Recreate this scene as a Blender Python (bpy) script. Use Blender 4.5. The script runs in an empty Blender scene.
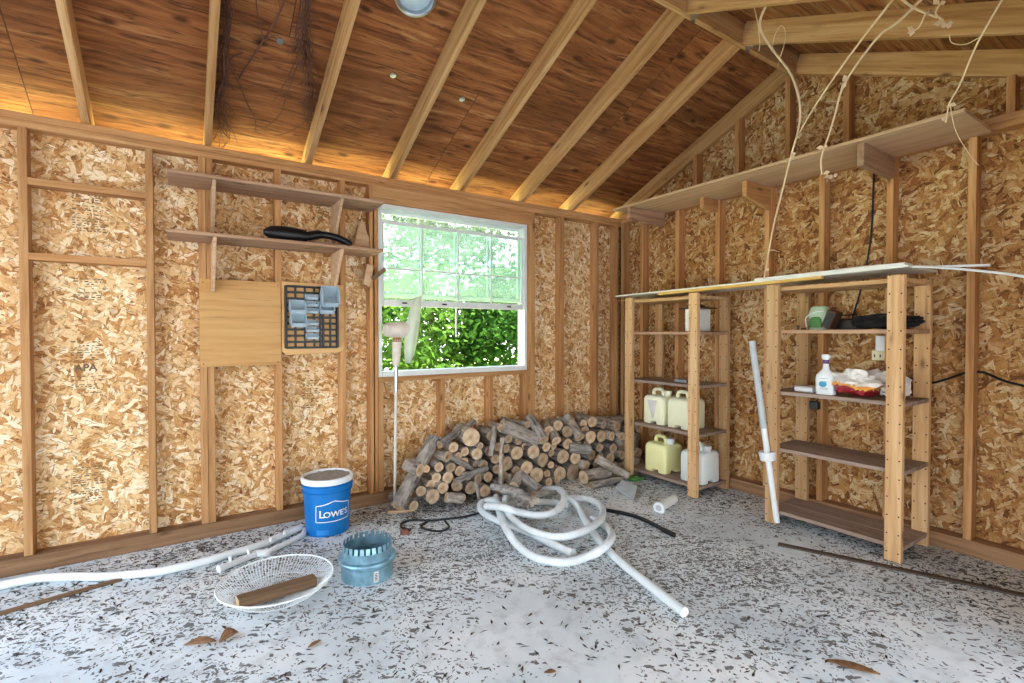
import bpy, bmesh, math, random
from mathutils import Vector, Matrix, noise as mnoise
C = bpy.context.scene.collection
rnd = random.Random(7)
PI = math.pi
V = Vector

# ------------------------------------------------------------------ camera model (used to read places off the photo)
F = 496.77; PITCH = .0169; TH = .5886; EYE = 1.30
AX, AY = math.sin(TH), math.cos(TH)
def ray(px, py):
    r = (px-512)/F; u = -(py-341.5)/F
    f = math.cos(PITCH)+u*math.sin(PITCH); z = -math.sin(PITCH)+u*math.cos(PITCH)
    return V((r*AY+f*AX, -r*AX+f*AY, z))
def onX(px, py, X):
    d = ray(px, py); return V((0, 0, EYE))+d*(X/d.x)
def onY(px, py, Y):
    d = ray(px, py); return V((0, 0, EYE))+d*(Y/d.y)
def onZ(px, py, z=0.):
    d = ray(px, py); return V((0, 0, EYE))+d*((z-EYE)/d.z)
def pxm(p):                                   # metres per pixel at a point
    return (p.x*AX+p.y*AY)/F

# ------------------------------------------------------------------ mesh builder
class MB:
    def __init__(s): s.v = []; s.f = []; s.m = []; s.mi = 0
    def add(s, vs, fs):
        b = len(s.v); s.v += [V(p) for p in vs]
        for f in fs: s.f.append([b+i for i in f]); s.m.append(s.mi)
        return s
    def box(s, c, d, M=None):
        x, y, z = d[0]/2, d[1]/2, d[2]/2
        vs = [V((a*x, b*y, e*z)) for a in (-1, 1) for b in (-1, 1) for e in (-1, 1)]
        if M is not None: vs = [M @ p for p in vs]
        c = V(c)
        return s.add([p+c for p in vs], [(0, 1, 3, 2), (4, 6, 7, 5), (0, 4, 5, 1), (2, 3, 7, 6), (0, 2, 6, 4), (1, 5, 7, 3)])
    def span(s, a, b):
        a = V(a); b = V(b); return s.box((a+b)/2, b-a)
    def bar(s, p0, p1, w, h, up=(0, 0, 1)):
        p0 = V(p0); p1 = V(p1); x = (p1-p0).normalized(); y = V(up).cross(x).normalized(); z = x.cross(y)
        M = Matrix((x, y, z)).transposed()
        return s.box((p0+p1)/2, ((p1-p0).length, w, h), M)
    def tube(s, pts, r, n=8, caps=True, flat=1., jit=0.):
        pts = [V(p) for p in pts]; N = len(pts)
        rs = list(r) if hasattr(r, '__len__') else [r]*N
        t = [(pts[min(i+1, N-1)]-pts[max(i-1, 0)]).normalized() for i in range(N)]
        a = V((0, 0, 1)) if abs(t[0].z) < .9 else V((1, 0, 0))
        u = (a-t[0]*a.dot(t[0])).normalized(); vs = []
        for i in range(N):
            u = (u-t[i]*u.dot(t[i])).normalized(); w = t[i].cross(u)
            for k in range(n):
                g = 2*PI*k/n; q = rs[i]*(1+(rnd.uniform(-jit, jit) if jit else 0))
                vs.append(pts[i]+u*(math.cos(g)*q*flat)+w*(math.sin(g)*q))
        fs = [(i*n+k, i*n+(k+1) % n, (i+1)*n+(k+1) % n, (i+1)*n+k) for i in range(N-1) for k in range(n)]
        if caps: fs += [tuple(range(n))[::-1], tuple((N-1)*n+k for k in range(n))]
        return s.add(vs, fs)
    def lathe(s, prof, n=24, c=(0, 0, 0), M=None, close=False):
        c = V(c); vs = []
        for r, z in prof:
            for k in range(n):
                p = V((r*math.cos(2*PI*k/n), r*math.sin(2*PI*k/n), z)); vs.append((M @ p if M is not None else p)+c)
        N = len(prof)
        fs = [(i*n+k, i*n+(k+1) % n, (i+1)*n+(k+1) % n, (i+1)*n+k) for i in range(N-1) for k in range(n)]
        if close: fs += [tuple(range(n))[::-1], tuple((N-1)*n+k for k in range(n))]
        return s.add(vs, fs)
    def loft(s, secs, n=28, c=(0, 0, 0), M=None):     # (z, rx, ry, exponent, ox, oy)
        c = V(c); vs = []
        for sec in secs:
            z, rx, ry, e = sec[:4]; ox, oy = (sec[4], sec[5]) if len(sec) > 4 else (0, 0)
            for k in range(n):
                g = 2*PI*k/n; cx, sx = math.cos(g), math.sin(g)
                p = V((ox+rx*math.copysign(abs(cx)**(2/e), cx), oy+ry*math.copysign(abs(sx)**(2/e), sx), z))
                vs.append((M @ p if M is not None else p)+c)
        N = len(secs)
        fs = [(i*n+k, i*n+(k+1) % n, (i+1)*n+(k+1) % n, (i+1)*n+k) for i in range(N-1) for k in range(n)]
        fs += [tuple(range(n))[::-1], tuple((N-1)*n+k for k in range(n))]
        return s.add(vs, fs)
    def prism(s, pts, d):
        pts = [V(p) for p in pts]; d = V(d); n = len(pts)
        return s.add(pts+[p+d for p in pts], [tuple(range(n))[::-1], tuple(range(n, 2*n))]+[(i, (i+1) % n, n+(i+1) % n, n+i) for i in range(n)])
    def build(s, name, mat, parent=None, smooth=False, bevel=0., origin=None):
        me = bpy.data.meshes.new(name)
        lo = V([min(p[i] for p in s.v) for i in range(3)]); hi = V([max(p[i] for p in s.v) for i in range(3)])
        if parent is not None: off = V(parent['_loc'])
        else: off = V(origin) if origin is not None else V(((lo.x+hi.x)/2, (lo.y+hi.y)/2, lo.z))
        me.from_pydata([p-off for p in s.v], [], s.f)
        for m in (mat if isinstance(mat, (list, tuple)) else [mat]): me.materials.append(m)
        me.polygons.foreach_set('material_index', s.m)
        bm = bmesh.new(); bm.from_mesh(me); bmesh.ops.recalc_face_normals(bm, faces=bm.faces); bm.to_mesh(me); bm.free()
        if smooth:
            me.polygons.foreach_set('use_smooth', [True]*len(me.polygons)); me.set_sharp_from_angle(angle=math.radians(smooth if smooth > 1 else 40))
        o = bpy.data.objects.new(name, me); C.objects.link(o)
        if parent is not None: o.parent = parent
        o['_loc'] = off
        if parent is None: o.location = off
        if parent is not None: o['_loc'] = V(parent['_loc'])
        if bevel:
            b = o.modifiers.new('edge', 'BEVEL'); b.width = bevel; b.segments = 2; b.limit_method = 'ANGLE'
        return o

def tag(o, label=None, cat=None, group=None, kind=None):
    if label: o['label'] = label
    if cat: o['category'] = cat
    if group: o['group'] = group
    if kind: o['kind'] = kind
    return o
def empty(name, loc, label, cat, group=None, kind=None):
    o = bpy.data.objects.new(name, None); C.objects.link(o); o.location = loc; o['_loc'] = V(loc); o.empty_display_size = .05
    return tag(o, label, cat, group, kind)
def lumber(name, p0, p1, w, h, mat, parent=None, up=(0, 0, 1), bevel=.0025):
    """a board with its own local X along its length, w along local Y, h along local Z"""
    p0 = V(p0); p1 = V(p1); x = (p1-p0).normalized(); y = V(up).cross(x).normalized(); z = x.cross(y)
    L = (p1-p0).length; b = MB()
    n = max(2, int(L/.25)); ph = rnd.uniform(0, 6); amp = min(.002, w*.03)
    b.span((0, -w/2, -h/2), (L, w/2, h/2))
    me = bpy.data.meshes.new(name); me.from_pydata(b.v, [], b.f); me.materials.append(mat)
    bm = bmesh.new(); bm.from_mesh(me); bmesh.ops.recalc_face_normals(bm, faces=bm.faces); bm.to_mesh(me); bm.free()
    o = bpy.data.objects.new(name, me); C.objects.link(o)
    M = Matrix((x, y, z)).transposed().to_4x4(); M.translation = p0-(V(parent['_loc']) if parent is not None else V())
    if parent is not None: o.parent = parent
    o.matrix_basis = M
    if bevel:
        m = o.modifiers.new('edge', 'BEVEL'); m.width = bevel; m.segments = 2
    o['_loc'] = p0
    return o
def catmull(pts, k=6):
    P = [V(p) for p in pts]; P = [P[0]*2-P[1]]+P+[P[-1]*2-P[-2]]; out = []
    for i in range(1, len(P)-2):
        a, b, c, d = P[i-1:i+3]
        for j in range(k):
            t = j/k; out.append(.5*((2*b)+(c-a)*t+(2*a-5*b+4*c-d)*t*t+(3*b-a-3*c+d)*t**3))
    return out+[P[-2]]

# ------------------------------------------------------------------ materials
class Mat:
    def __init__(s, name):
        s.m = bpy.data.materials.new(name); s.m.use_nodes = True; s.t = s.m.node_tree; s.N = s.t.nodes; s.N.clear()
        s.out = s.n('ShaderNodeOutputMaterial')
    def n(s, typ, ins=None, **props):
        x = s.N.new(typ)
        for k, v in props.items(): setattr(x, k, v)
        for k, v in (ins or {}).items():
            i = x.inputs[k]
            if hasattr(v, 'node') or isinstance(v, bpy.types.NodeSocket): s.t.links.new(v, i)
            else: i.default_value = v
        return x
    def coord(s, kind='Object'): return s.n('ShaderNodeTexCoord').outputs[kind]
    def mapping(s, vec, scale=(1, 1, 1), rot=(0, 0, 0), loc=(0, 0, 0)):
        return s.n('ShaderNodeMapping', {'Vector': vec, 'Scale': scale, 'Rotation': rot, 'Location': loc}).outputs[0]
    def noise(s, vec, scale, detail=4., rough=.55, dist=0., dim='3D'):
        return s.n('ShaderNodeTexNoise', {'Vector': vec, 'Scale': scale, 'Detail': detail, 'Roughness': rough, 'Distortion': dist}, noise_dimensions=dim)
    def ramp(s, fac, stops, interp='LINEAR'):
        r = s.n('ShaderNodeValToRGB', {'Fac': fac}); cr = r.color_ramp; cr.interpolation = interp
        while len(cr.elements) < len(stops): cr.elements.new(.5)
        for e, (p, c) in zip(cr.elements, stops): e.position = p; e.color = (*c, 1) if len(c) == 3 else c
        return r.outputs[0]
    def mix(s, fac, a, b, mode='MIX'):
        x = s.n('ShaderNodeMix', data_type='RGBA', blend_type=mode)
        for i, v in ((0, fac), (6, a), (7, b)):
            if isinstance(v, bpy.types.NodeSocket): s.t.links.new(v, x.inputs[i])
            else: x.inputs[i].default_value = v if not (hasattr(v, '__len__') and len(v) == 3) else (*v, 1)
        return x.outputs[2]
    def math(s, op, a, b=0., c=None):
        x = s.n('ShaderNodeMath', operation=op)
        for i, v in enumerate((a, b) if c is None else (a, b, c)):
            if isinstance(v, bpy.types.NodeSocket): s.t.links.new(v, x.inputs[i])
            else: x.inputs[i].default_value = v
        return x.outputs[0]
    def bsdf(s, color, rough=.7, metal=0., bump=None, bdist=.002, bstr=.5, spec=.3, **kw):
        ins = {'Base Color': color if isinstance(color, bpy.types.NodeSocket) else (*color, 1), 'Roughness': rough, 'Metallic': metal, 'Specular IOR Level': spec}
        ins.update(kw)
        b = s.n('ShaderNodeBsdfPrincipled', ins)
        if bump is not None:
            s.t.links.new(s.n('ShaderNodeBump', {'Height': bump, 'Strength': bstr, 'Distance': bdist}).outputs[0], b.inputs['Normal'])
        s.t.links.new(b.outputs[0], s.out.inputs[0]); return s.m

def hexc(h):
    c = [int(h[i:i+2], 16)/255 for i in (0, 2, 4)]
    return tuple(x/12.92 if x <= .04045 else ((x+.055)/1.055)**2.4 for x in c)

def plain(name, col, rough=.5, metal=0., var=.12, scale=9., spec=.4, bump=0.):
    m = Mat(name); co = m.coord(); nz = m.noise(co, scale, 5.).outputs[0]
    col = hexc(col) if isinstance(col, str) else col
    d = tuple(x*(1-var*1.6) for x in col); l = tuple(min(1, x*(1+var)) for x in col)
    c = m.ramp(nz, [(.3, d), (.7, l)])
    return m.bsdf(c, rough, metal, bump=nz if bump else None, bdist=bump, spec=spec)

def wood(name, dark, mid, light, knots=True, grain=1., rough=.75, kscale=1., dots=False):
    m = Mat(name); co = m.coord(); info = m.n('ShaderNodeObjectInfo').outputs['Random']
    off = m.n('ShaderNodeCombineXYZ', {0: m.math('MULTIPLY', info, 37.), 1: m.math('MULTIPLY', info, 11.), 2: m.math('MULTIPLY', info, 23.)}).outputs[0]
    p = m.n('ShaderNodeVectorMath', {0: co, 1: off}, operation='ADD').outputs[0]
    warp = m.noise(m.mapping(p, (1.5, 6, 6)), 1.5, 2.).outputs[1]
    pw = m.n('ShaderNodeVectorMath', {0: p, 1: m.n('ShaderNodeVectorMath', {0: warp, 'Scale': .03}, operation='SCALE').outputs[0]}, operation='ADD').outputs[0]
    g1 = m.noise(m.mapping(pw, (1.2*grain, 26*grain, 26*grain)), 1., 5., .6, .3).outputs[0]
    g2 = m.noise(m.mapping(pw, (4, 170, 170)), 1., 3.).outputs[0]
    c = m.ramp(g1, [(.25, dark), (.5, mid), (.75, light)])
    c = m.mix(m.math('MULTIPLY', g2, .35), c, dark, 'MIX')
    if knots:
        vo = m.n('ShaderNodeTexVoronoi', {'Vector': m.mapping(pw, (3.2*kscale, 9, 9)), 'Scale': 1.}, feature='F1').outputs[0]
        k = m.ramp(vo, [(.05, (1, 1, 1)), (.12, (.25, .25, .25)), (.2, (0, 0, 0))])
        c = m.mix(m.math('MULTIPLY', k, .8), c, tuple(x*.35 for x in dark))
    if dots:
        sp = m.n('ShaderNodeSeparateXYZ', {0: co}).outputs
        fx = m.math('SUBTRACT', m.math('FRACT', m.math('MULTIPLY', sp[0], 1/.105)), .5)
        fy = m.math('SUBTRACT', m.math('ABSOLUTE', sp[1]), .028)
        d2 = m.math('ADD', m.math('POWER', m.math('MULTIPLY', fx, .105), 2.), m.math('POWER', fy, 2.))
        c = m.mix(m.math('LESS_THAN', d2, .0043**2), c, hexc('2A2420'))
    st = m.noise(m.mapping(pw, (2.2, 60, 60)), 1., 3., .6).outputs[0]
    c = m.mix(m.ramp(st, [(.6, (0, 0, 0)), (.7, (.5, .5, .5))]), c, tuple(x*.6 for x in dark))
    hv = m.n('ShaderNodeHueSaturation', {'Hue': .5, 'Saturation': 1., 'Value': m.math('MULTIPLY_ADD', info, .3, .85), 'Color': c}).outputs[0]
    return m.bsdf(hv, rough, bump=g2, bdist=.0008, bstr=.4, spec=.2)

def osb(name, perm, tone=1., seed=0., cols=('A0703F', 'C6965C', 'DEB882', 'ECD2A4', 'F8EACC')):
    m = Mat(name); co = m.coord()
    sp = m.n('ShaderNodeSeparateXYZ', {0: co}).outputs
    uv = m.n('ShaderNodeCombineXYZ', {0: sp[perm[0]], 1: sp[perm[1]], 2: 0.}).outputs[0]
    wn = m.noise(uv, 9., 3., dim='2D').outputs[1]
    wv = m.n('ShaderNodeVectorMath', {0: uv, 1: m.n('ShaderNodeVectorMath', {0: wn, 'Scale': .035}, operation='SCALE').outputs[0]}, operation='ADD').outputs[0]
    best = None; tonev = None; grain = None
    for k, (a, sx, sy) in enumerate([(.2, 11, 36), (1.35, 12, 40), (2.2, 13, 34), (.75, 16, 48), (2.85, 17, 44), (1.8, 24, 75), (.45, 26, 80)]):
        mp = m.mapping(wv, (sx, sy, 1), (0, 0, 0), (3.7*k+seed, 1.9*k+seed, 0))
        rot = m.mapping(wv, (1, 1, 1), (0, 0, a), (0, 0, 0))
        mp = m.mapping(rot, (sx, sy, 1), (0, 0, 0), (3.7*k+seed, 1.9*k+seed, 0))
        vo = m.n('ShaderNodeTexVoronoi', {'Vector': mp, 'Scale': 1., 'Randomness': 1.}, feature='F1', voronoi_dimensions='2D')
        cs = m.n('ShaderNodeSeparateColor', {0: vo.outputs['Color']}).outputs
        gr = m.noise(m.mapping(rot, (14, 190, 1), (0, 0, 0), (k*3., 0, 0)), 1., 2., dim='2D').outputs[0]
        pr = m.math('SUBTRACT', cs[0], m.math('MULTIPLY', vo.outputs['Distance'], .25))
        if best is None: best, tonev, grain = pr, cs[1], gr
        else:
            gt = m.math('GREATER_THAN', pr, best)
            def sel(x, y):
                q = m.n('ShaderNodeMix', data_type='FLOAT'); m.t.links.new(gt, q.inputs[0]); m.t.links.new(x, q.inputs[2]); m.t.links.new(y, q.inputs[3]); return q.outputs[0]
            tonev = sel(tonev, cs[1]); grain = sel(grain, gr); best = m.math('MAXIMUM', best, pr)
    tn = m.math('ADD', tonev, m.math('MULTIPLY', m.math('SUBTRACT', grain, .5), .35))
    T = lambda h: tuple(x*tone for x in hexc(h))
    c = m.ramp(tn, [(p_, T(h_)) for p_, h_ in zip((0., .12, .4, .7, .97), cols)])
    edge = m.ramp(best, [(.5, (.5, .36, .24)), (.66, (.85, .78, .7)), (.76, (1, 1, 1))])
    c = m.mix(.8, c, edge, 'MULTIPLY')
    fine = m.noise(wv, 70., 4., .65, .4, dim='2D').outputs[0]
    c = m.mix(.6, c, m.ramp(fine, [(.3, (.66, .56, .46)), (.5, (1, 1, 1)), (.75, (1.08, 1.08, 1.08))]), 'MULTIPLY')
    for a, sx, sy in ((.5, 24, 150), (1.9, 28, 170), (2.7, 22, 140)):
        vo = m.n('ShaderNodeTexVoronoi', {'Vector': m.mapping(m.mapping(wv, (1, 1, 1), (0, 0, a)), (sx, sy, 1), (0, 0, 0), (a*5+seed, 0, 0)), 'Scale': 1.}, feature='F1', voronoi_dimensions='2D')
        on = m.math('MULTIPLY', m.math('GREATER_THAN', m.n('ShaderNodeSeparateColor', {0: vo.outputs['Color']}).outputs[0], .925), m.math('LESS_THAN', vo.outputs['Distance'], .42))
        c = m.mix(m.math('MULTIPLY', on, .5), c, T('6E4522'))
    big = m.ramp(m.noise(uv, 1.1, 2., dim='2D').outputs[0], [(.35, (.86, .74, .62)), (.6, (1, 1, 1))])
    c = m.mix(.7, c, big, 'MULTIPLY')
    return m.bsdf(c, .75, bump=best, bdist=.004, bstr=.5, spec=.25)

M = {}
M['osbA'] = osb('strand_board', (0, 2), 1., 0.)
M['osbB'] = osb('strand_board_gable', (1, 2), .74, 5., ('7A4C28', 'A8743E', 'C89658', 'DCB47E', 'EED6AA'))  # browner sheet; part of its darkening is dimmer light put into the colour
M['stud'] = wood('stud_pine', hexc('94663E'), hexc('BE8E5C'), hexc('D6AE7C'))
M['rafter'] = wood('rafter_pine', hexc('93653A'), hexc('C09662'), hexc('D8B688'))
M['unit'] = wood('unit_pine', hexc('A97F54'), hexc('CDA778'), hexc('DEC096'))
M['shelf'] = wood('shelf_board_wood', hexc('846450'), hexc('AC8A6C'), hexc('C4A386'), grain=.8)
M['greyshelf'] = wood('weathered_board', hexc('7A675A'), hexc('9C887A'), hexc('B4A294'))
M['tan'] = wood('tan_shelf_board', hexc('B08E6C'), hexc('C8A884'), hexc('D6BA98'), knots=False)
M['plywood'] = wood('plywood_panel', hexc('B88850'), hexc('D4A870'), hexc('E2BC86'), knots=False, grain=.35)
M['yellow'] = wood('yellow_board', hexc('B98E44'), hexc('D2AB5C'), hexc('E0C07A'), knots=False)
M['post'] = wood('unit_post_pine', hexc('A97F54'), hexc('CDA778'), hexc('DEC096'), dots=True)
M['plate'] = wood('dirty_plate_wood', hexc('6A4E38'), hexc('977454'), hexc('B08E6C'))
M['oldwood'] = wood('old_wood', hexc('5A4634'), hexc('7C624A'), hexc('9A8064'))
M['darkstrip'] = wood('dark_strip_wood', hexc('3A322E'), hexc('50463F'), hexc('665A50'), knots=False)
M['white'] = plain('white_plastic', 'E4EAEA', .4, var=.05)
M['hose'] = plain('white_hose', 'DFE8EA', .45, var=.06, scale=14)
M['whitepaint'] = plain('white_board', 'D8D8D0', .5, var=.08)
M['alu'] = plain('white_aluminium', 'DADFDC', .4, var=.06)
M['blue'] = plain('blue_plastic', '0870BA', .35, var=.06)
M['black'] = plain('black_plastic', '101214', .4, var=.15)
M['blackrag'] = plain('black_fabric', '141416', .9, var=.2, bump=.004)
M['brownbox'] = plain('dark_brown_box', '4A3222', .6)
M['steel'] = plain('steel', 'B8BEC0', .3, .9, var=.1)
M['grey'] = plain('grey_plastic', 'B4BCBE', .5, var=.06)
M['purple'] = plain('purple_plastic', '6A4A78', .45)
M['bluelabel'] = plain('blue_label', '3E9CC0', .5)
M['red'] = plain('red_film', 'A02430', .4, var=.2)
M['orange'] = plain('orange_film', 'E0A048', .4)
M['foil'] = plain('white_film', 'E0DCD4', .35, var=.1, bump=.003)
M['greenwhite'] = plain('pale_green_plastic', 'B9D4B4', .45, var=.12)
M['green'] = plain('green_plastic', '4E8A46', .5)
M['trimmer'] = plain('dusty_beige_plastic', 'D8CFC0', .6, var=.12)
M['leafbrown'] = plain('dry_leaf', '8E6A48', .8, var=.3, scale=40)
M['litter'] = plain('dark_leaf_litter', '40382F', .9, var=.4, scale=3)
M['vine'] = plain('pale_dry_vine', 'D8BE98', .8, var=.15)
M['darkvine'] = plain('dark_vine', '6E4A38', .9, var=.3)
M['dirt'] = plain('grey_dirt', 'A49E96', .95, var=.2, scale=40, bump=.003)
M['ink'] = plain('faded_ink', '6A5C46', .9)
M['paper'] = plain('paper_label', 'D8D8D4', .6)
M['dusty'] = plain('dust_web', 'A89A86', .95, var=.2)

def jugmat(name, col):
    m = Mat(name); c = hexc(col)
    return m.bsdf(c, .4, spec=.4, **{'Subsurface Weight': .25, 'Subsurface Radius': (.05, .05, .04), 'Subsurface Scale': .3})
M['jugY'] = jugmat('yellow_jug_plastic', 'F4F3B2'); M['jugP'] = jugmat('pale_jug_plastic', 'F2F4D2'); M['jugG'] = jugmat('milky_jug_plastic', 'EAF4F0')

def mk_bark():
    m = Mat('bark'); co = m.coord(); info = m.n('ShaderNodeObjectInfo').outputs['Random']
    off = m.n('ShaderNodeVectorMath', {0: co, 1: m.n('ShaderNodeCombineXYZ', {0: m.math('MULTIPLY', info, 31.), 1: m.math('MULTIPLY', info, 17.), 2: info}).outputs[0]}, operation='ADD').outputs[0]
    a = m.noise(m.mapping(off, (9, 40, 40)), 1., 6., .65, .4).outputs[0]; b = m.noise(off, 14., 3.).outputs[0]
    c = m.ramp(a, [(.3, hexc('4A433C')), (.46, hexc('8C837A')), (.6, hexc('B0A89E')), (.8, hexc('CEC8BE'))])
    c = m.mix(m.ramp(b, [(.55, (0, 0, 0)), (.7, (.7, .7, .7))]), c, hexc('A8A69A'))
    hv = m.n('ShaderNodeHueSaturation', {'Hue': .5, 'Saturation': m.math('MULTIPLY_ADD', info, .8, .6), 'Value': m.math('MULTIPLY_ADD', info, .5, .72), 'Color': c}).outputs[0]
    return m.bsdf(hv, .95, bump=a, bdist=.006, bstr=.8, spec=.1)
def mk_end():
    m = Mat('sawn_end'); co = m.coord(); info = m.n('ShaderNodeObjectInfo').outputs['Random']
    sp = m.n('ShaderNodeSeparateXYZ', {0: co}).outputs
    d = m.math('SQRT', m.math('ADD', m.math('POWER', sp[1], 2.), m.math('POWER', sp[2], 2.)))
    nz = m.noise(co, 22., 4.).outputs[0]
    rg = m.math('SINE', m.math('ADD', m.math('MULTIPLY', d, 700.), m.math('MULTIPLY', nz, 9.)))
    c = m.ramp(m.math('MULTIPLY_ADD', rg, .22, m.math('MULTIPLY', nz, 1.)), [(.2, hexc('A98E70')), (.5, hexc('CDB493')), (.8, hexc('E0CDAE'))])
    c = m.mix(m.ramp(d, [(.006, (.6, .6, .6)), (.03, (0, 0, 0))]), c, hexc('9A6E4C'))
    hv = m.n('ShaderNodeHueSaturation', {'Hue': .5, 'Saturation': 1., 'Value': m.math('MULTIPLY_ADD', info, .6, .55), 'Color': c}).outputs[0]
    return m.bsdf(hv, .9, bump=rg, bdist=.0006, bstr=.3, spec=.1)
M['bark'] = mk_bark(); M['end'] = mk_end()

def mk_deck():
    m = Mat('roof_deck_plywood'); co = m.coord()
    sp = m.n('ShaderNodeSeparateXYZ', {0: co}).outputs
    uv = m.n('ShaderNodeCombineXYZ', {0: m.math('ADD', sp[0], 1.9), 1: m.math('MULTIPLY', m.math('SUBTRACT', 4.12, sp[1]), 1.093), 2: 0.}).outputs[0]
    br = m.n('ShaderNodeTexBrick', {'Vector': uv, 'Color1': (0, 0, 0, 1), 'Color2': (1, 1, 1, 1), 'Mortar': (.5, .5, .5, 1), 'Scale': 1., 'Mortar Size': .003, 'Brick Width': 2.42, 'Row Height': 1.21}, offset=.5)
    sheet = m.n('ShaderNodeSeparateColor', {0: br.outputs[0]}).outputs[0]
    p = m.n('ShaderNodeVectorMath', {0: uv, 1: m.n('ShaderNodeCombineXYZ', {0: m.math('MULTIPLY', sheet, 9.), 1: m.math('MULTIPLY', sheet, 5.), 2: m.math('MULTIPLY', sheet, 3.)}).outputs[0]}, operation='ADD').outputs[0]
    w = m.noise(m.mapping(p, (1.2, 3.5, 1)), 1., 3.).outputs[1]
    pw = m.n('ShaderNodeVectorMath', {0: p, 1: m.n('ShaderNodeVectorMath', {0: w, 'Scale': .13}, operation='SCALE').outputs[0]}, operation='ADD').outputs[0]
    g = m.noise(m.mapping(pw, (1.6, 22, 1)), 1., 6., .62, .5).outputs[0]
    f = m.noise(m.mapping(pw, (5, 130, 1)), 1., 3.).outputs[0]
    c = m.ramp(m.math('MULTIPLY_ADD', f, .25, m.math('MULTIPLY_ADD', sheet, .1, m.math('SUBTRACT', g, .17))), [(.2, hexc('54301C')), (.38, hexc('84502C')), (.54, hexc('A0683C')), (.74, hexc('C09464'))])
    sk = m.noise(m.mapping(pw, (5, 46, 1), loc=(2, 7, 0)), 1., 4., .6, .6).outputs[0]
    c = m.mix(m.ramp(sk, [(.52, (0, 0, 0)), (.66, (.8, .8, .8))]), c, hexc('4E2C1A'))
    vo = m.n('ShaderNodeTexVoronoi', {'Vector': m.mapping(pw, (1.7, 3.2, 1)), 'Scale': 1.}, feature='F1', voronoi_dimensions='2D').outputs[0]
    c = m.mix(m.ramp(vo, [(.03, (.9, .9, .9)), (.09, (0, 0, 0))]), c, hexc('4A2C1A'))
    st = m.noise(m.mapping(uv, (.9, 1.3, 1), loc=(3, 1, 0)), 1.2, 5., .6).outputs[0]
    c = m.mix(m.ramp(st, [(.42, (0, 0, 0)), (.7, (.55, .55, .55))]), c, hexc('56361F'))
    c = m.mix(m.math('MULTIPLY', br.outputs[1], .75), c, hexc('3A2416'))
    return m.bsdf(c, .8, bump=f, bdist=.001, bstr=.3, spec=.2)
M['deck'] = mk_deck()

def mk_floor():
    m = Mat('painted_slab'); co = m.coord()
    a = m.noise(co, 1.3, 6., .6).outputs[0]; b = m.noise(co, 9., 6., .65, .3).outputs[0]
    c = m.ramp(a, [(.3, hexc('BCC8CE')), (.5, hexc('DAE4E8')), (.7, hexc('EEF2F2'))])
    c = m.mix(m.ramp(b, [(.5, (0, 0, 0)), (.72, (.45, .45, .45))]), c, hexc('8A8E8E'))
    # flaked paint: small dark specks, elongated and bent
    wv = m.noise(co, 14., 3.).outputs[1]
    pw = m.n('ShaderNodeVectorMath', {0: co, 1: m.n('ShaderNodeVectorMath', {0: wv, 'Scale': .075}, operation='SCALE').outputs[0]}, operation='ADD').outputs[0]
    dens = m.noise(co, .9, 3.).outputs[0]
    tot = None; rag = m.math('MULTIPLY', m.math('SUBTRACT', m.noise(co, 75., 5., .7).outputs[0], .5), .55)
    for rot, sx, sy, th in ((.5, 16, 42, .27), (1.3, 32, 78, .26), (-.4, 44, 90, .28), (.9, 70, 120, .26)):
        vo = m.n('ShaderNodeTexVoronoi', {'Vector': m.mapping(m.mapping(pw, (1, 1, 1), (0, 0, rot)), (sx, sy, 1), (0, 0, 0), (rot*7, 0, 0)), 'Scale': 1.}, feature='F1', voronoi_dimensions='2D')
        pick = m.n('ShaderNodeSeparateColor', {0: vo.outputs['Color']}).outputs[0]
        on = m.math('GREATER_THAN', m.math('ADD', pick, m.math('MULTIPLY', m.math('SUBTRACT', dens, .5), 1.6)), .80)
        s = m.math('MULTIPLY', m.math('LESS_THAN', m.math('ADD', vo.outputs['Distance'], rag), m.math('MULTIPLY_ADD', pick, .2, th-.1)), on)
        tot = s if tot is None else m.math('MAXIMUM', tot, s)
    nn = m.noise(co, 60., 3.).outputs[0]
    dk = m.ramp(nn, [(.3, hexc('3A3A38')), (.7, hexc('6C6A66'))])
    c = m.mix(m.math('MULTIPLY', tot, .88), c, dk)
    # grime along the two walls
    sp = m.n('ShaderNodeSeparateXYZ', {0: co}).outputs
    return m.bsdf(c, m.math('MULTIPLY_ADD', tot, .3, .5), bump=m.math('MULTIPLY', tot, -1.), bdist=.002, bstr=.4, spec=.35)
M['floor'] = mk_floor()

def mk_glass():
    m = Mat('dusty_window_glass')
    tr = m.n('ShaderNodeBsdfTransparent', {0: (.88, .975, .94, 1)}); gl = m.n('ShaderNodeBsdfGlossy', {'Color': (.9, 1, .96, 1), 'Roughness': .05}); df = m.n('ShaderNodeBsdfTranslucent', {0: (.92, .98, .95, 1)})
    fr = m.n('ShaderNodeFresnel', {0: 1.45}).outputs[0]
    a = m.n('ShaderNodeMixShader', {0: m.math('MULTIPLY', m.noise(m.coord(), 5., 4.).outputs[0], .2), 1: tr.outputs[0], 2: df.outputs[0]})
    b = m.n('ShaderNodeMixShader', {0: fr, 1: a.outputs[0], 2: gl.outputs[0]})
    m.t.links.new(b.outputs[0], m.out.inputs[0]); return m.m
M['glass'] = mk_glass()
def mk_clear(name, col, dens):
    m = Mat(name); tr = m.n('ShaderNodeBsdfTransparent', {0: (.95, 1, .96, 1)}); b = m.n('ShaderNodeBsdfPrincipled', {'Base Color': (*hexc(col), 1), 'Roughness': .35})
    a = m.n('ShaderNodeMixShader', {0: dens, 1: tr.outputs[0], 2: b.outputs[0]}); m.t.links.new(a.outputs[0], m.out.inputs[0]); return m.m
M['clear'] = mk_clear('cloudy_clear_plastic', 'D4D8C8', .6)
M['bin'] = plain('pale_blue_grey_plastic', 'A9BDC8', .4, var=.08)
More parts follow.
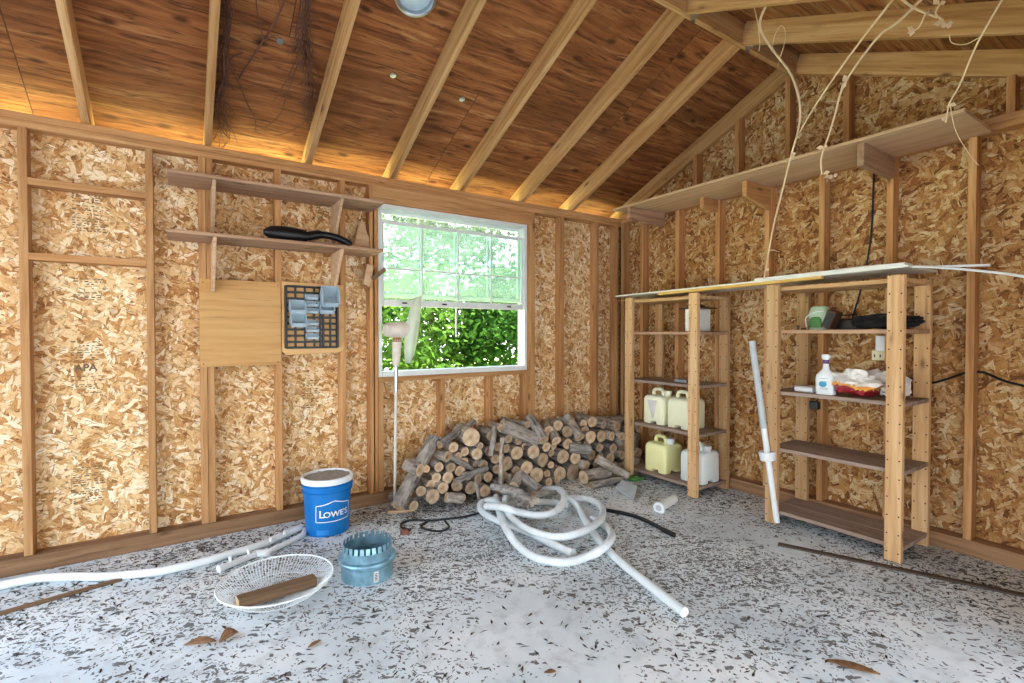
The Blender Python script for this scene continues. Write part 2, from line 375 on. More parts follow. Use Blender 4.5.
M['galv'] = plain('galvanised_steel', '86AFC0', .35, .55, var=.22, scale=22)
def mk_leaf(name, a, b):
    m = Mat(name); info = m.noise(m.coord(), 2.2, 5.).outputs[0]; c = m.ramp(info, [(.3, hexc(a)), (.7, hexc(b))])
    d = m.n('ShaderNodeBsdfDiffuse', {0: c}); t = m.n('ShaderNodeBsdfTranslucent', {0: c}); x = m.n('ShaderNodeMixShader', {0: .45, 1: d.outputs[0], 2: t.outputs[0]})
    m.t.links.new(x.outputs[0], m.out.inputs[0]); return m.m
M['leafA'] = mk_leaf('bright_leaf', '1C3A15', '42682A'); M['leafB'] = mk_leaf('mid_leaf', '173318', '35592A'); M['leafC'] = mk_leaf('yellow_leaf', '304E1C', '577832')
M['grass'] = plain('grass_ground', 'E4F0A8', .95, var=.25, scale=6)
M['drive'] = plain('pale_drive', '84888E', .95, var=.1)
M['trunk'] = plain('shrub_stem', '6A5844', .9)

# ------------------------------------------------------------------ the room
FA, OA = 3.685, 3.774          # stud face / board plane of the window wall
FB, OB = 3.824, 3.913          # the same of the gable wall
XW, YS = -1.5, .17             # far-left gable and the open front
TOPZ = 2.482; SL = .44; RIDGE = 1.97
deckz = lambda y: 2.655+SL*(FA-y) if y >= RIDGE else 2.655+SL*(FA-RIDGE)-SL*(RIDGE-y)
def ondeck(px, py, drop=0.):
    d = ray(px, py)            # z = k - SL*y
    k = 2.655+SL*FA-drop; t = (k-EYE)/(d.z+SL*d.y); return V((0, 0, EYE))+d*t

fl = MB(); fl.span((XW-.15, YS-.15, -.12), (OB+.15, OA+.012, 0)).build('floor', M['floor'], origin=(0, 0, 0))
tag(bpy.data.objects['floor'], 'pale painted slab floor with dark flaked specks', 'floor', kind='structure')

ceil = MB()
Y0, Y1 = -1.5, 4.14  # front slope runs on as an added, unseen overhang that blocks sky light
for (ya, yb) in ((Y1, RIDGE), (RIDGE, Y0)):
    a, b = V((XW-.3, ya, deckz(ya))), V((OB+.3, ya, deckz(ya))); c, d = V((OB+.3, yb, deckz(yb))), V((XW-.3, yb, deckz(yb)))
    ceil.prism([a, b, c, d], (0, 0, .03))
ceil = ceil.build('ceiling', M['deck'], origin=(0, 0, 0)); ceil['_loc'] = V((0, 0, 0))
tag(ceil, 'sloping ceiling of bare reddish plywood over rafters', 'ceiling', kind='structure')
RX = [-1.04, -.436, .157, .764, 1.375, 1.975, 2.597, 3.19, FB-.02+.045]
for x in RX[:-1]:
    lo = lambda y: deckz(y)-.0762
    lumber('rafter', (x, FA+.3, lo(FA+.3)), (x, RIDGE+.019, lo(RIDGE+.019)), .038, .139, M['rafter'], ceil, up=(0, 0, 1))
    lumber('rafter', (x, RIDGE-.019, lo(RIDGE-.019)), (x, -1.45, lo(-1.45)), .038, .139, M['rafter'], ceil, up=(0, 0, 1))
for xx in (OB-.02,):
    lumber('rafter', (xx, FA+.3, lo(FA+.3)), (xx, RIDGE+.019, lo(RIDGE+.019)), .038, .139, M['rafter'], ceil)
    lumber('rafter', (xx, RIDGE-.019, lo(RIDGE-.019)), (xx, -1.45, lo(-1.45)), .038, .139, M['rafter'], ceil)
lumber('ridge_beam', (XW, RIDGE, deckz(RIDGE)-.085), (OB-.012, RIDGE, deckz(RIDGE)-.085), .038, .155, M['rafter'], ceil)
for x in (2.597, 3.19):
    h = MB(); h.span((x+.02, RIDGE-.07, deckz(RIDGE)-.2), (x+.023, RIDGE-.02, deckz(RIDGE)-.09)); h.span((x+.02, RIDGE-.023, deckz(RIDGE)-.2), (x+.06, RIDGE-.02, deckz(RIDGE)-.09))
    h.build('joist_hanger', M['steel'], ceil)
for px, py in ((280, 41), (393, 75), (462, 99)):
    p = ondeck(px, py, .004); n = V((0, -SL, -1)).normalized(); q = n.to_track_quat('Z', 'Y').to_matrix()
    MB().lathe([(.02, 0), (.02, .004), (.004, .005)], 12, p, q, True).build('roof_washer', M['steel'], ceil)

# --- window wall
WX0, WX1, WZ0, WZ1 = 1.245, 2.638, .965, 2.285
wa = MB()
for (x0, x1, z0, z1) in ((XW, WX0, 0, TOPZ), (WX1, OB+.012, 0, TOPZ), (WX0, WX1, 0, WZ0), (WX0, WX1, WZ1, TOPZ)): wa.span((x0, OA, z0), (x1, OA+.012, z1))
wa = wa.build('wall_left', M['osbA'], origin=(0, 0, 0)); wa['_loc'] = V((0, 0, 0))
tag(wa, 'long wall of bare strand board and studs around the window', 'wall', kind='structure')
SM = (FA+OA)/2; SD = OA-FA
def studA(xr, z0, z1): return lumber('stud', (xr-.019, SM, z0), (xr-.019, SM, z1), .038, SD, M['stud'], wa, up=(0, 1, 0))
lumber('bottom_plate', (XW, SM-.005, .045), (OB, SM-.005, .045), SD+.01, .09, M['plate'], wa)
lumber('top_plate', (XW, SM, 2.463), (OB, SM, 2.463), SD, .038, M['stud'], wa)
lumber('top_plate', (XW, SM, 2.424), (OB, SM, 2.424), SD, .038, M['stud'], wa)
for xr in (-1.17, -.678, -.128, .14, .18, .576, 1.005, 1.219, 1.243, 2.676, 2.714, 3.059, 3.51, 3.79):
    studA(xr, .09, WZ1+.0 if xr in (1.243, 2.676) else 2.405)
for xr in (1.283, 1.801, 2.261, 2.638): studA(xr, .09, WZ0-.038)
lumber('rough_sill', (WX0, SM, WZ0-.019), (WX1, SM, WZ0-.019), SD, .036, M['stud'], wa)
lumber('header', (1.205, SM-.001, (WZ1+2.405)/2), (2.676, SM-.001, (WZ1+2.405)/2), SD, 2.405-WZ1, M['stud'], wa)
for z in (2.122, 1.717): lumber('blocking', (-.678, SM, z), (-.166, SM, z), SD, .038, M['stud'], wa)

# faded grade stamps printed on the board
def text_mesh(txt, size, extr=.0004, bold=0.):
    cu = bpy.data.curves.new('t', 'FONT'); cu.body = txt; cu.size = size; cu.extrude = extr; cu.align_x = 'CENTER'; cu.align_y = 'CENTER'; cu.offset = bold
    to = bpy.data.objects.new('t', cu); C.objects.link(to); bpy.context.view_layer.update()
    me = bpy.data.meshes.new_from_object(to.evaluated_get(bpy.context.evaluated_depsgraph_get()))
    vs = [v.co.copy() for v in me.vertices]; fs = [tuple(p.vertices) for p in me.polygons]
    bpy.data.objects.remove(to); bpy.data.curves.remove(cu); bpy.data.meshes.remove(me); return vs, fs
APA = text_mesh('APA', .055, .0004, .0015)
def stampA(px, py, w, h, apa=False):
    c = onY(px, py, OA); b = MB(); z = h/2; r = random.Random(int(px*7+py))
    if apa:
        b.add([V((c.x+v.x, OA-.0006+v.z*.3, c.z+v.y)) for v in APA[0]], APA[1])
    k = 0
    while z > -h/2:
        if not (apa and abs(z) < .04):
            x = -w/2
            while x < w/2:
                l = r.uniform(.008, .03); hh = r.choice((.004, .005, .007))
                if r.random() < .86: b.span((c.x+x, OA-.0008, c.z+z), (c.x+x+l*.8, OA-.0003, c.z+z+hh))
                x += l+.006
        z -= r.choice((.012, .015, .024)); k += 1
    b.build('grade_stamp', M['ink'], wa)
for a in ((88, 210, .14, .26), (88, 290, .13, .12), (86, 368, .13, .3, True), (88, 485, .13, .2), (310, 395, .1, .2), (325, 212, .12, .12)): stampA(*a)

# --- gable wall
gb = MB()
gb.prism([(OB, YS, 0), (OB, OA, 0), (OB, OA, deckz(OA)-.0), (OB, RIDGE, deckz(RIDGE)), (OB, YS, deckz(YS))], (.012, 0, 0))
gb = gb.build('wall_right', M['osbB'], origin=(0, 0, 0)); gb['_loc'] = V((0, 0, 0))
tag(gb, 'gable wall of bare strand board behind the shelf units', 'wall', kind='structure')
BM = (FB+OB)/2; BD = OB-FB
for (y1, z0, z1) in [(y, .09, 2.443) for y in (3.684, 3.424, 3.002, 2.587, 2.155, 1.757, 1.347, .945, .54, .25)]+[(y, 2.519, min(deckz(y), deckz(y-.038))-.15) for y in (2.815, 2.415, 2.006, 1.608, 1.2, .79, .4)]:
    if y1 in (1.2,): continue
    lumber('stud', (BM, y1-.019, z0), (BM, y1-.019, z1), .038, BD, M['stud'], gb, up=(1, 0, 0))
lumber('bottom_plate', (BM-.004, YS, .045), (BM-.004, FA-.006, .045), BD+.008, .09, M['plate'], gb)
lumber('top_plate', (BM, YS, 2.462), (BM, FA, 2.462), BD, .038, M['stud'], gb)
lumber('top_plate', (BM, YS, 2.50), (BM, FA, 2.50), BD, .038, M['stud'], gb)

# --- the two walls out of the frame, with the open doorway the light comes through
ww = MB(); GY0, GY1, GZ = .35, 3.4, 2.4
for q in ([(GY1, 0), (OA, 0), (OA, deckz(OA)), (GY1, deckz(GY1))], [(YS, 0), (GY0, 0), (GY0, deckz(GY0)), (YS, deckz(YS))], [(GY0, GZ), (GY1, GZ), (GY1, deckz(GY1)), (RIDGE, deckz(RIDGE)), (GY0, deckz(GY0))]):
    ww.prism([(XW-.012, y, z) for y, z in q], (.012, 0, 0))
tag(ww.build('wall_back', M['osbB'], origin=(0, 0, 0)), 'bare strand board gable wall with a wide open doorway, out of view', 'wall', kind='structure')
DX0, DX1, DZ = -.5, 2.9, 2.05
wf = MB()
for (x0, x1, z0, z1) in ((XW, DX0, 0, deckz(YS)), (DX1, OB+.012, 0, deckz(YS)), (DX0, DX1, DZ, deckz(YS))): wf.span((x0, YS-.1, z0), (x1, YS, z1))
tag(wf.build('wall_front', M['osbA'], origin=(0, 0, 0)), 'front wall with the wide open doorway', 'wall', kind='structure')

# --- window
def win():
    y0, y1 = FA+.012, OA+.03; w = MB(); t = .03
    w.span((WX0+.004, y0, WZ0), (WX0+.004+t, y1, WZ1)); w.span((WX1-.004-t, y0, WZ0), (WX1-.004, y1, WZ1))
    w.span((WX0+.004+t, y0, WZ1-t), (WX1-.004-t, y1, WZ1)); w.span((WX0+.004+t, y0-.012, WZ0), (WX1-.004-t, y1, WZ0+.04))
    o = w.build('window_1', M['alu'], bevel=.003, origin=(WX0, y0, WZ0)); tag(o, 'white aluminium sash window with its lower half open', 'window', kind='structure')
    xa, xb = WX0+.034, WX1-.034
    def sash(yc, z0, z1, name, hz, rail):
        f = MB(); f.span((xa, yc-.011, z0), (xa+.022, yc+.011, z1)); f.span((xb-.022, yc-.011, z0), (xb, yc+.011, z1))
        f.span((xa+.022, yc-.011, z1-.026), (xb-.022, yc+.011, z1)); f.span((xa+.022, yc-.013, z0), (xb-.022, yc+.013, z0+rail))
        for q in (.255, .5, .745):
            x = xa+(xb-xa)*q; f.span((x-.007, yc-.006, z0+rail), (x+.007, yc+.006, z1-.026))
        for z in hz: f.span((xa+.022, yc-.0055, z-.006), (xb-.022, yc+.0055, z+.006))
        s = f.build(name, M['alu'], o)
        MB().span((xa+.02, yc-.002, z0+.01), (xb-.02, yc+.002, z1-.01)).build('pane', M['glass'], s)
        return s
    zm = onY(378, 303, FA+.03).z
    sash(OA+.008, zm+.05, WZ1-.032, 'upper_sash', (1.885,), .035)
    l = sash(FA+.04, zm-.02, WZ1-.12, 'lower_sash', (1.80,), .05)
    h = MB()
    for q in (.14, .4, .88): h.span((xa+(xb-xa)*q-.02, FA+.02, zm+.0), (xa+(xb-xa)*q+.02, FA+.028, zm+.012))
    h.build('sash_lift', M['black'], l)
    g = MB(); g.span((1.93, FA+.062, WZ0+.3), (1.942, FA+.068, zm-.02)); g.build('loose_muntin', M['alu'], o)
win()

# ------------------------------------------------------------------ things fixed to the window wall
def wall_shelf(z, label, xl, xr):
    e = empty('wall_shelf', ((xl+xr)/2, FA, z), label, 'shelf', 'board shelves left of the window')
    lumber('shelf_board', (xl, 3.532, z+.01), (xr, 3.532, z+.01), .305, .02, M['shelf'], e)
    for x in (.165, .90):
        MB().prism([(x, FA-.001, z-.001), (x, 3.40, z-.001), (x, FA-.04, z-.30), (x, FA-.001, z-.30)], (.019, 0, 0)).build('bracket', M['tan'], e, bevel=.002)
wall_shelf(2.20, 'upper of the two board shelves left of the window, empty', -.055, 1.19)
wall_shelf(1.865, 'lower of the two board shelves, holding the black plastic tool', -.06, 1.18)
# plywood sheet and rack backing
p = MB(); p.span((.101, FA-.012, 1.086), (.568, FA-.0005, 1.642))
p.mi = 1
for x, z in ((.12, 1.105), (.55, 1.105), (.12, 1.62), (.55, 1.62)): p.lathe([(.004, 0), (.004, .002)], 8, (x, FA-.012, z), Matrix.Rotation(PI/2, 3, 'X'), True)
tag(p.build('plywood_panel', [wood('plywood_face', hexc('B88850'), hexc('D0A46A'), hexc('DDB57E'), knots=False, grain=.9), M['black']], bevel=.001), 'square blank plywood panel nailed to the studs under the shelves', 'panel')
pts = [(.574, 1.175), (.6, 1.15), (.95, 1.16), (.985, 1.18), (.985, 1.645), (.574, 1.65)]
e = empty('rack_backboard', (.78, FA, 1.15), 'thin plywood backboard behind the black bin rack', 'panel')
MB().prism([(x, FA-.011, z) for x, z in pts], (0, .0105, 0)).build('board', M['plywood'], e, bevel=.001)
# the bin rack
rk = empty('bin_rack', (.765, FA-.012, 1.195), 'black slatted wall rack holding small parts bins', 'rack')
x0, x1, z0, z1 = .597, .936, 1.197, 1.622; yb = FA-.012
b = MB()
for x in (x0, x1): b.span((x-.008, yb-.03, z0), (x+.008, yb, z1))
b.span((x0, yb-.03, z0-.004), (x1, yb, z0+.01)); b.span((x0, yb-.03, z1-.01), (x1, yb, z1+.004)); b.build('rack_frame', M['black'], rk, bevel=.002)
g = MB(); W = x1-x0
for q in (.18, .36, .54, .66, .72, .86): g.span((x0+W*q-.006, yb-.018, z0), (x0+W*q+.006, yb-.004, z1))
nz_ = 10
for i in range(1, nz_): g.span((x0, yb-.014, z0+(z1-z0)*i/nz_-.0075), (x1, yb-.0008, z0+(z1-z0)*i/nz_+.0075))
g.build('slat_grid', M['black'], rk)
def bin_(px, py, w, h, d, label, tilt=0.):
    c = onY(px, py, yb-.05); x, z = c.x, c.z; t = .004; y = yb-.0185
    o = empty('parts_bin', (x, y, z-h/2), label, 'bin', 'bins on the black wall rack')
    b = MB(); lo = .45
    b.span((x-w/2, y-d, z-h/2), (x+w/2, y, z-h/2+t))
    for s in (-1, 1):
        xx = x+s*(w/2-t/2)
        b.prism([(xx-t/2, y, z-h/2), (xx-t/2, y-d, z-h/2), (xx-t/2, y-d-.01, z-h/2+h*lo), (xx-t/2, y-d*.6, z+h/2), (xx-t/2, y, z+h/2)], (t, 0, 0))
    b.span((x-w/2, y-t, z-h/2), (x+w/2, y, z+h/2)); b.prism([(x-w/2, y-d, z-h/2), (x+w/2, y-d, z-h/2), (x+w/2, y-d-.01, z-h/2+h*lo), (x-w/2, y-d-.01, z-h/2+h*lo)], (0, t, 0))
    b.build('tray', M['bin'], o, bevel=.0008)
    o.rotation_euler = (tilt, 0, 0); o.location.z += d*math.sin(tilt)*.6
    MB().span((x-w*.3, y-d-.012, z-h*.32), (x+w*.3, y-d-.0045, z-h*.1)).build('label_lip', M['bin'], o)
bin_(328.5, 296, .115, .10, .11, 'largest pale bin, tipped out at the rack\'s top corner by the window', .75)
bin_(297, 307, .1, .075, .08, 'wide pale bin on the rack, nearer the plywood panel, upper one', .4)
bin_(326, 307.5, .095, .07, .075, 'wide pale bin directly below the largest bin on the rack', .4)
bin_(297.8, 320, .1, .075, .08, 'wide pale bin on the rack, nearer the plywood panel, lower one', .4)
for i, (px, py) in enumerate(((311.7, 297), (312, 303.8), (312, 310.5), (312, 322.5), (312.5, 329.3), (312.5, 336.3))):
    bin_(px, py, .08, .04, .05, ('first', 'second', 'third', 'fourth', 'fifth', 'sixth')[i]+' small bin from the top in the rack\'s middle column')
# black tool on the lower shelf
zt = 1.885
e = empty('hand_tool', (.75, 3.5, zt), 'black plastic hand tool with a long curved handle lying on the lower shelf', 'tool')
P = [onY(x, y, 3.47) for x, y in ((265, 234), (272, 231.5), (285, 232), (298, 233))]
b0 = zt-min(p_.z for p_ in P)+.038
ln = [V((.44+q*.25, 3.47+q*.02, zt+.052)) for q in (0, .15, .4, .7, 1)]
MB().tube(ln, [.014, .04, .05, .05, .042], 14).build('motor_body', M['black'], e, smooth=True)
hp = catmull([(.68, 3.49, zt+.045), (.78, 3.5, zt+.075), (.88, 3.5, zt+.07), (.95, 3.49, zt+.045), (.99, 3.485, zt+.018)], 5)
MB().tube(hp, [.03]*6+[.024]*(len(hp)-7)+[.012], 10).build('handle', M['black'], e, smooth=True)
MB().tube([(.7, 3.47, zt+.014), (.85, 3.46, zt+.012), (.95, 3.46, zt+.010)], .009, 8).build('guard_bar', M['steel'], e, smooth=True)
# scraps at the end of the shelves
b = MB(); b.prism([(1.04, 3.64, zt), (1.16, 3.64, zt), (1.17, 3.66, zt+.12), (1.12, 3.67, zt+.26), (1.09, 3.67, zt+.19)], (0, .012, 0))
tag(b.build('wood_scrap', M['tan']), 'pointed wood scrap standing on the end of the lower shelf', 'wood scrap')
tag(lumber('wood_scrap', (.98, 3.45, zt+.008), (1.11, 3.47, zt+.008), .03, .014, M['tan'], None), 'small flat wood offcut lying on the shelf end near the window', 'wood scrap')
e = empty('wood_bracket', (1.14, FA, 1.66), 'small wooden block with a peg fixed beside the window', 'bracket')
MB().prism([(1.12, FA-.002, 1.66), (1.17, FA-.002, 1.64), (1.20, FA-.002, 1.80), (1.15, FA-.002, 1.81)], (0, -.04, 0)).build('block', M['tan'], e, bevel=.002)
MB().bar((1.18, FA-.06, 1.70), (1.27, FA-.09, 1.775), .02, .03).build('peg', M['oldwood'], e, bevel=.002)

# trimmer leaning by the window
def trimmer():
    foot = V((1.31, 3.53, 0)); y = 3.565
    e = empty('string_trimmer', foot, 'dusty string trimmer stood upside down against the window sill', 'garden tool')
    top = onY(396, 392, y)
    MB().tube([foot, foot.lerp(top, .5), top], .012, 10).build('pole', M['trimmer'], e, smooth=True)
    MB().tube([top, onY(396, 366, y)], .0155, 10).build('shaft', M['steel'], e, smooth=True)
    a, b_ = onY(396, 366, y), onY(397, 340, y)
    MB().tube([a, a.lerp(b_, .15), a.lerp(b_, .5), b_], [.02, .028, .031, .034], 14).build('grip', M['trimmer'], e, smooth=True)
    MB().tube([a.lerp(b_, .93), b_+V((0, 0, .02))], [.036, .03], 12).build('collar', plain('rusty_collar', '9A6A48', .7), e, smooth=True)
    h0, h1 = onY(383.5, 330, y), onY(407, 330, y)
    MB().tube([h0, h0.lerp(h1, .08), h0.lerp(h1, .3), h0.lerp(h1, .7), h1], [.025, .048, .055, .062, .06], 18).build('motor_head', M['trimmer'], e, smooth=True)
    pts = [(412.7, 299), (417, 295.5), (421.5, 295), (421, 315), (419.8, 329), (417, 343), (414.5, 354), (412, 362), (404.8, 363.5), (404, 350), (404.5, 338), (405.5, 328), (407.5, 318.7), (410, 308)]
    n = len(pts); g = MB(); o3 = [onY(x, yy, y-.02) for x, yy in pts]
    rows = []                                     # a curved shell: centre bowed toward the room
    L = o3[10:]+o3[:1]; 
    left = [onY(x, yy, y-.03) for x, yy in ((412.7, 298), (409.5, 310), (406.5, 323), (404.5, 336), (404, 350), (405, 363))]
    right = [onY(x, yy, y-.03) for x, yy in ((421.5, 295), (421, 310), (420, 325), (417.5, 341), (414.5, 354), (411, 363))]
    vs = []; fs = []; K = 6
    for l_, r_ in zip(left, right):
        for k in range(K+1):
            q = k/K; vs.append(l_.lerp(r_, q)+V((0, -.05*math.sin(PI*q), 0)))
    for i in range(len(left)-1):
        for k in range(K): fs.append((i*(K+1)+k, i*(K+1)+k+1, (i+1)*(K+1)+k+1, (i+1)*(K+1)+k))
    g.add(vs, fs); o = g.build('guard', M['clear'], e, smooth=80); s = o.modifiers.new('t', 'SOLIDIFY'); s.thickness = .004
trimmer()

# ------------------------------------------------------------------ firewood
def log(p0, p1, r, r1=None, n=14, bend=0., name='firewood_log', knob=False):
    p0 = V(p0); p1 = V(p1); x = (p1-p0).normalized(); up = V((0, 0, 1)) if abs(x.z) < .9 else V((1, 0, 0))
    y = up.cross(x).normalized(); z = x.cross(y); L = (p1-p0).length; r1 = r1 or r*rnd.uniform(.86, 1.06)
    k = max(4, int(L/.07)); b = MB(); ph = rnd.uniform(0, 99); vs = []
    ang = [1+.10*mnoise.noise((math.cos(2*PI*j/n)*1.1+ph, math.sin(2*PI*j/n)*1.1, 0)) for j in range(n)]
    bx, bz = rnd.uniform(-1, 1)*bend, rnd.uniform(-1, 1)*bend
    for i in range(k+1):
        t = i/k; rr = r+(r1-r)*t; s = math.sin(PI*t)
        for j in range(n):
            g = 2*PI*j/n; q = rr*ang[j]*(1+.07*mnoise.noise((math.cos(g)*1.6+ph, math.sin(g)*1.6, t*L*9)))
            vs.append(V((t*L, math.cos(g)*q+bx*s, math.sin(g)*q+bz*s)))
    b.add(vs, [(i*n+j, i*n+(j+1) % n, (i+1)*n+(j+1) % n, (i+1)*n+j) for i in range(k) for j in range(n)])
    b.mi = 1; b.f += [tuple(range(n))[::-1], tuple(k*n+j for j in range(n))]; b.m += [1, 1]
    if knob: b.mi = 0
    me = bpy.data.meshes.new(name); me.from_pydata(b.v, [], b.f); me.materials.append(M['bark']); me.materials.append(M['end'])
    me.polygons.foreach_set('material_index', b.m)
    bm = bmesh.new(); bm.from_mesh(me); bmesh.ops.recalc_face_normals(bm, faces=bm.faces); bm.to_mesh(me); bm.free()
    me.polygons.foreach_set('use_smooth', [True]*len(me.polygons)); me.set_sharp_from_angle(angle=math.radians(50))
    o = bpy.data.objects.new(name, me); C.objects.link(o)
    Mx = Matrix((x, y, z)).transposed().to_4x4(); Mx.translation = p0; o.matrix_basis = Mx; o['_loc'] = p0
    return o

ENDS = [  # sawn ends read off the photo: centre and radius
 (448, 457, 5.2), (439, 467, 4.6), (451, 467.6, 4.6), (436.5, 477.6, 4.6), (448, 477.6, 5.6), (443, 488, 5.4), (421, 491, 5), (414, 506, 5), (432.6, 496.5, 7), (426.5, 469, 3.4),
 (471, 437.5, 8.6), (477, 454, 5.6), (480.5, 446, 3.4), (497, 469, 4.5), (488, 477, 4.7), (508.7, 439, 4.4), (495.6, 459, 4.4), (488, 451, 4), (507, 464, 7), (460, 471, 5), (457, 486, 5.2), (471, 488, 6), (485, 491, 5.6), (519, 440, 4.6), (533.6, 451.7, 6.6), (526.5, 468, 6.5),
 (517, 453, 6.4), (543, 460, 6.6), (546.5, 447, 4.6), (554, 446, 3.6), (563, 456.5, 6.6), (537, 475, 6.8), (560, 473.5, 6.6), (573, 472.6, 7.6), (587, 466, 5), (575.5, 458, 5.6), (567.5, 431.6, 5.4), (568, 444, 5),
 (591.6, 455, 5), (591, 437, 5.7), (601.4, 436.2, 5.6), (603.7, 424.7, 4), (599.7, 447.7, 4), (613.4, 448.5, 4.6), (610.5, 458, 4.5), (615, 466, 3.5), (622, 455, 4), (606, 468, 4), (622.5, 465, 3.6), (637.5, 438, 4.4), (638, 453, 4.8), (641, 467, 5), (628, 446, 4.2),
 (465, 462, 4), (500, 484, 4.6), (513, 479, 5), (549, 482, 4), (579, 446, 4), (585, 431, 4.5), (556, 436, 4), (528, 437, 4), (612, 436, 4.5), (622, 437, 4.4), (484, 465, 4.4), (468, 476, 4.2), (551, 465, 3.2), (498, 447, 4), (524, 480, 4.8)]
def frontY(px, py):
    y = 3.36
    for _ in range(8):
        z = max(0, onY(px, py, y).z); y = 3.31+.26*z-.03*max(0, min(1, (px-560)/80))
    return y
placed = []
logs = []
def endlog(px, py, rp, fill=False):
    y = frontY(px, py)+rnd.uniform(-.02, .02)+(.03 if fill else 0); c = onY(px, py, y); r = rp*pxm(c)*1.07
    if c.z < r*.98:                                   # rests on the slab
        c.z = r*.98
    L = min(FA-.01-c.y, rnd.uniform(.3, .36)) if c.x < 3.5 else .3
    dx = rnd.gauss(0, .05)
    o = log(c, c+V((dx, L, rnd.uniform(-.01, .03) if c.z > .1 else 0)), r); logs.append((o, c, r, 'round'))
for a in ENDS:
    endlog(*a); placed.append(a)
poly = [(424, 506), (431, 482), (440, 456), (462, 438), (500, 428), (530, 424), (570, 424), (600, 420), (640, 424), (644, 470), (605, 476), (575, 480), (545, 486), (500, 492), (470, 497), (432, 504)]
def inside(x, y):
    r = False
    for i in range(len(poly)):
        (xa, ya), (xb, yb_) = poly[i], poly[i-1]
        if (ya > y) != (yb_ > y) and x < (xb-xa)*(y-ya)/(yb_-ya)+xa: r = not r
    return r
r2 = random.Random(3)
for rp in (5.0, 4.2, 3.5):
    for _ in range(900):
        x, y = r2.uniform(408, 646), r2.uniform(418, 508)
        if inside(x, y) and all((x-a)**2+(y-b)**2 > (rp+c)**2*.86 for a, b, c in placed):
            placed.append((x, y, rp)); endlog(x, y, rp, True)
SIDE = [  # pieces that lie along or lean over the pile: px of both ends with their planes, radius in px
 (397.5, 507, 3.33, 434.5, 438, 3.52, 7.6, 'thick grey trunk leaning against the firewood pile\'s end beside the trimmer'),
 (439.5, 444.6, 3.42, 474, 422, 3.62, 3.8, 'thin dark branch sticking up from the firewood pile under the window'),
 (450, 456.5, 3.36, 474, 470, 3.40, 3.2, 'pale split stick slanting down across the small round logs'),
 (455, 481.5, 3.30, 487, 468, 3.34, 3.0, 'thin pale branch lying across the front of the firewood pile'),
 (475.5, 482, 3.27, 479.5, 499, 3.22, 2.2, 'short orange stick standing at the foot of the firewood pile'),
 (502.5, 438, 3.33, 500.5, 485, 3.20, 2.3, 'thin upright branch standing in front of the firewood pile'),
 (494.5, 427, 3.42, 490.5, 456, 3.36, 2.8, 'short dark upright stick near the top of the firewood pile'),
 (501, 425.5, 3.50, 537, 441, 3.40, 7.2, 'mossy grey log lying slantwise on top of the firewood pile'),
 (543.5, 440, 3.33, 529, 417.5, 3.55, 5.8, 'spotted grey log pointing down from the top of the pile'),
 (556.5, 441, 3.36, 547, 425, 3.58, 4.8, 'dark log beside the spotted log on top of the pile'),
 (580, 438, 3.38, 567, 417, 3.58, 5.4, 'dark barked log at the pile\'s top under the window corner'),
 (590, 449.5, 3.32, 569, 447.5, 3.40, 5.2, 'short grey log lying lengthwise in the middle of the pile'),
 (622.5, 447, 3.34, 609, 423, 3.56, 5.0, 'long grey curved log on top of the pile near the shelf unit'),
 (592, 420.5, 3.52, 628, 418, 3.60, 5.0, 'dark log lying along the wall at the top of the pile'),
 (597, 458, 3.22, 628, 482, 3.06, 4.6, 'grey branch sloping to the floor at the pile\'s shelf unit end'),
 (591, 490, 3.07, 623, 482.5, 3.05, 3.6, 'thin grey branch lying on the floor before the pile'),
 (583.5, 480, 3.20, 607, 474.5, 3.22, 7.0, 'thick short log lying on the floor, sawn end toward the room'),
 (521, 466+8, 3.24, 514, 486, 3.16, 5.0, 'small grey log propped behind the gnarled branch'),
 (539, 489, 3.08, 522, 476, 3.22, 4.8, 'brown log with a pale end at the foot of the pile, touching the hose'),
 (446, 497.5, 3.30, 462, 498.5, 3.28, 5.2, 'rough piece of bark wood lying on the floor at the foot of the pile'),
]
for (xa, ya, Ya, xb, yb_, Yb, rp, lab) in SIDE:
    a, b = onY(xa, ya, Ya), onY(xb, yb_, Yb); r = rp*pxm(a)
    for q in (a, b): q.z = max(q.z, r*.9)
    o = log(a, b, r, bend=.012 if (a-b).length > .3 else .004); tag(o, lab, 'log', 'logs lying loose on the firewood pile')
# the trunk's cut side branch
p_ = onY(420, 470, 3.36); o = log(p_, p_+V((-.06, .12, .02)), 6.6*pxm(p_)); tag(o, 'short oval ended log against the leaning trunk', 'log', 'logs lying loose on the firewood pile')
ordn = ['first', 'second', 'third', 'fourth', 'fifth', 'sixth', 'seventh', 'eighth', 'ninth', 'tenth', 'eleventh', 'twelfth', 'thirteenth', 'fourteenth', 'fifteenth', 'sixteenth', 'seventeenth', 'eighteenth', 'nineteenth', 'twentieth']
ordn += ['twenty-'+w for w in ordn[:9]]+['thirtieth']+['thirty-'+w for w in ordn[:9]]+['fortieth']+['forty-'+w for w in ordn[:9]]+['fiftieth']
tiers = {}
def rowof(c): return min(5, int(c.z/.1))
for L_ in logs: tiers.setdefault(rowof(L_[1]), []).append(L_)
RN = ['floor row', 'second row up', 'third row up', 'fourth row up', 'fifth row up', 'top row']
for k, ls in tiers.items():
    ls.sort(key=lambda q: q[1].x/q[1].y)
    for i, (o, c, r, _) in enumerate(ls):
        sz = 'thick' if r > .042 else 'thin' if r < .027 else 'round'
        tag(o, '%s sawn log, %s from the trimmer end in the firewood pile\'s %s' % (sz, ordn[i], RN[k]), 'log', 'logs stacked end-on in the firewood pile')

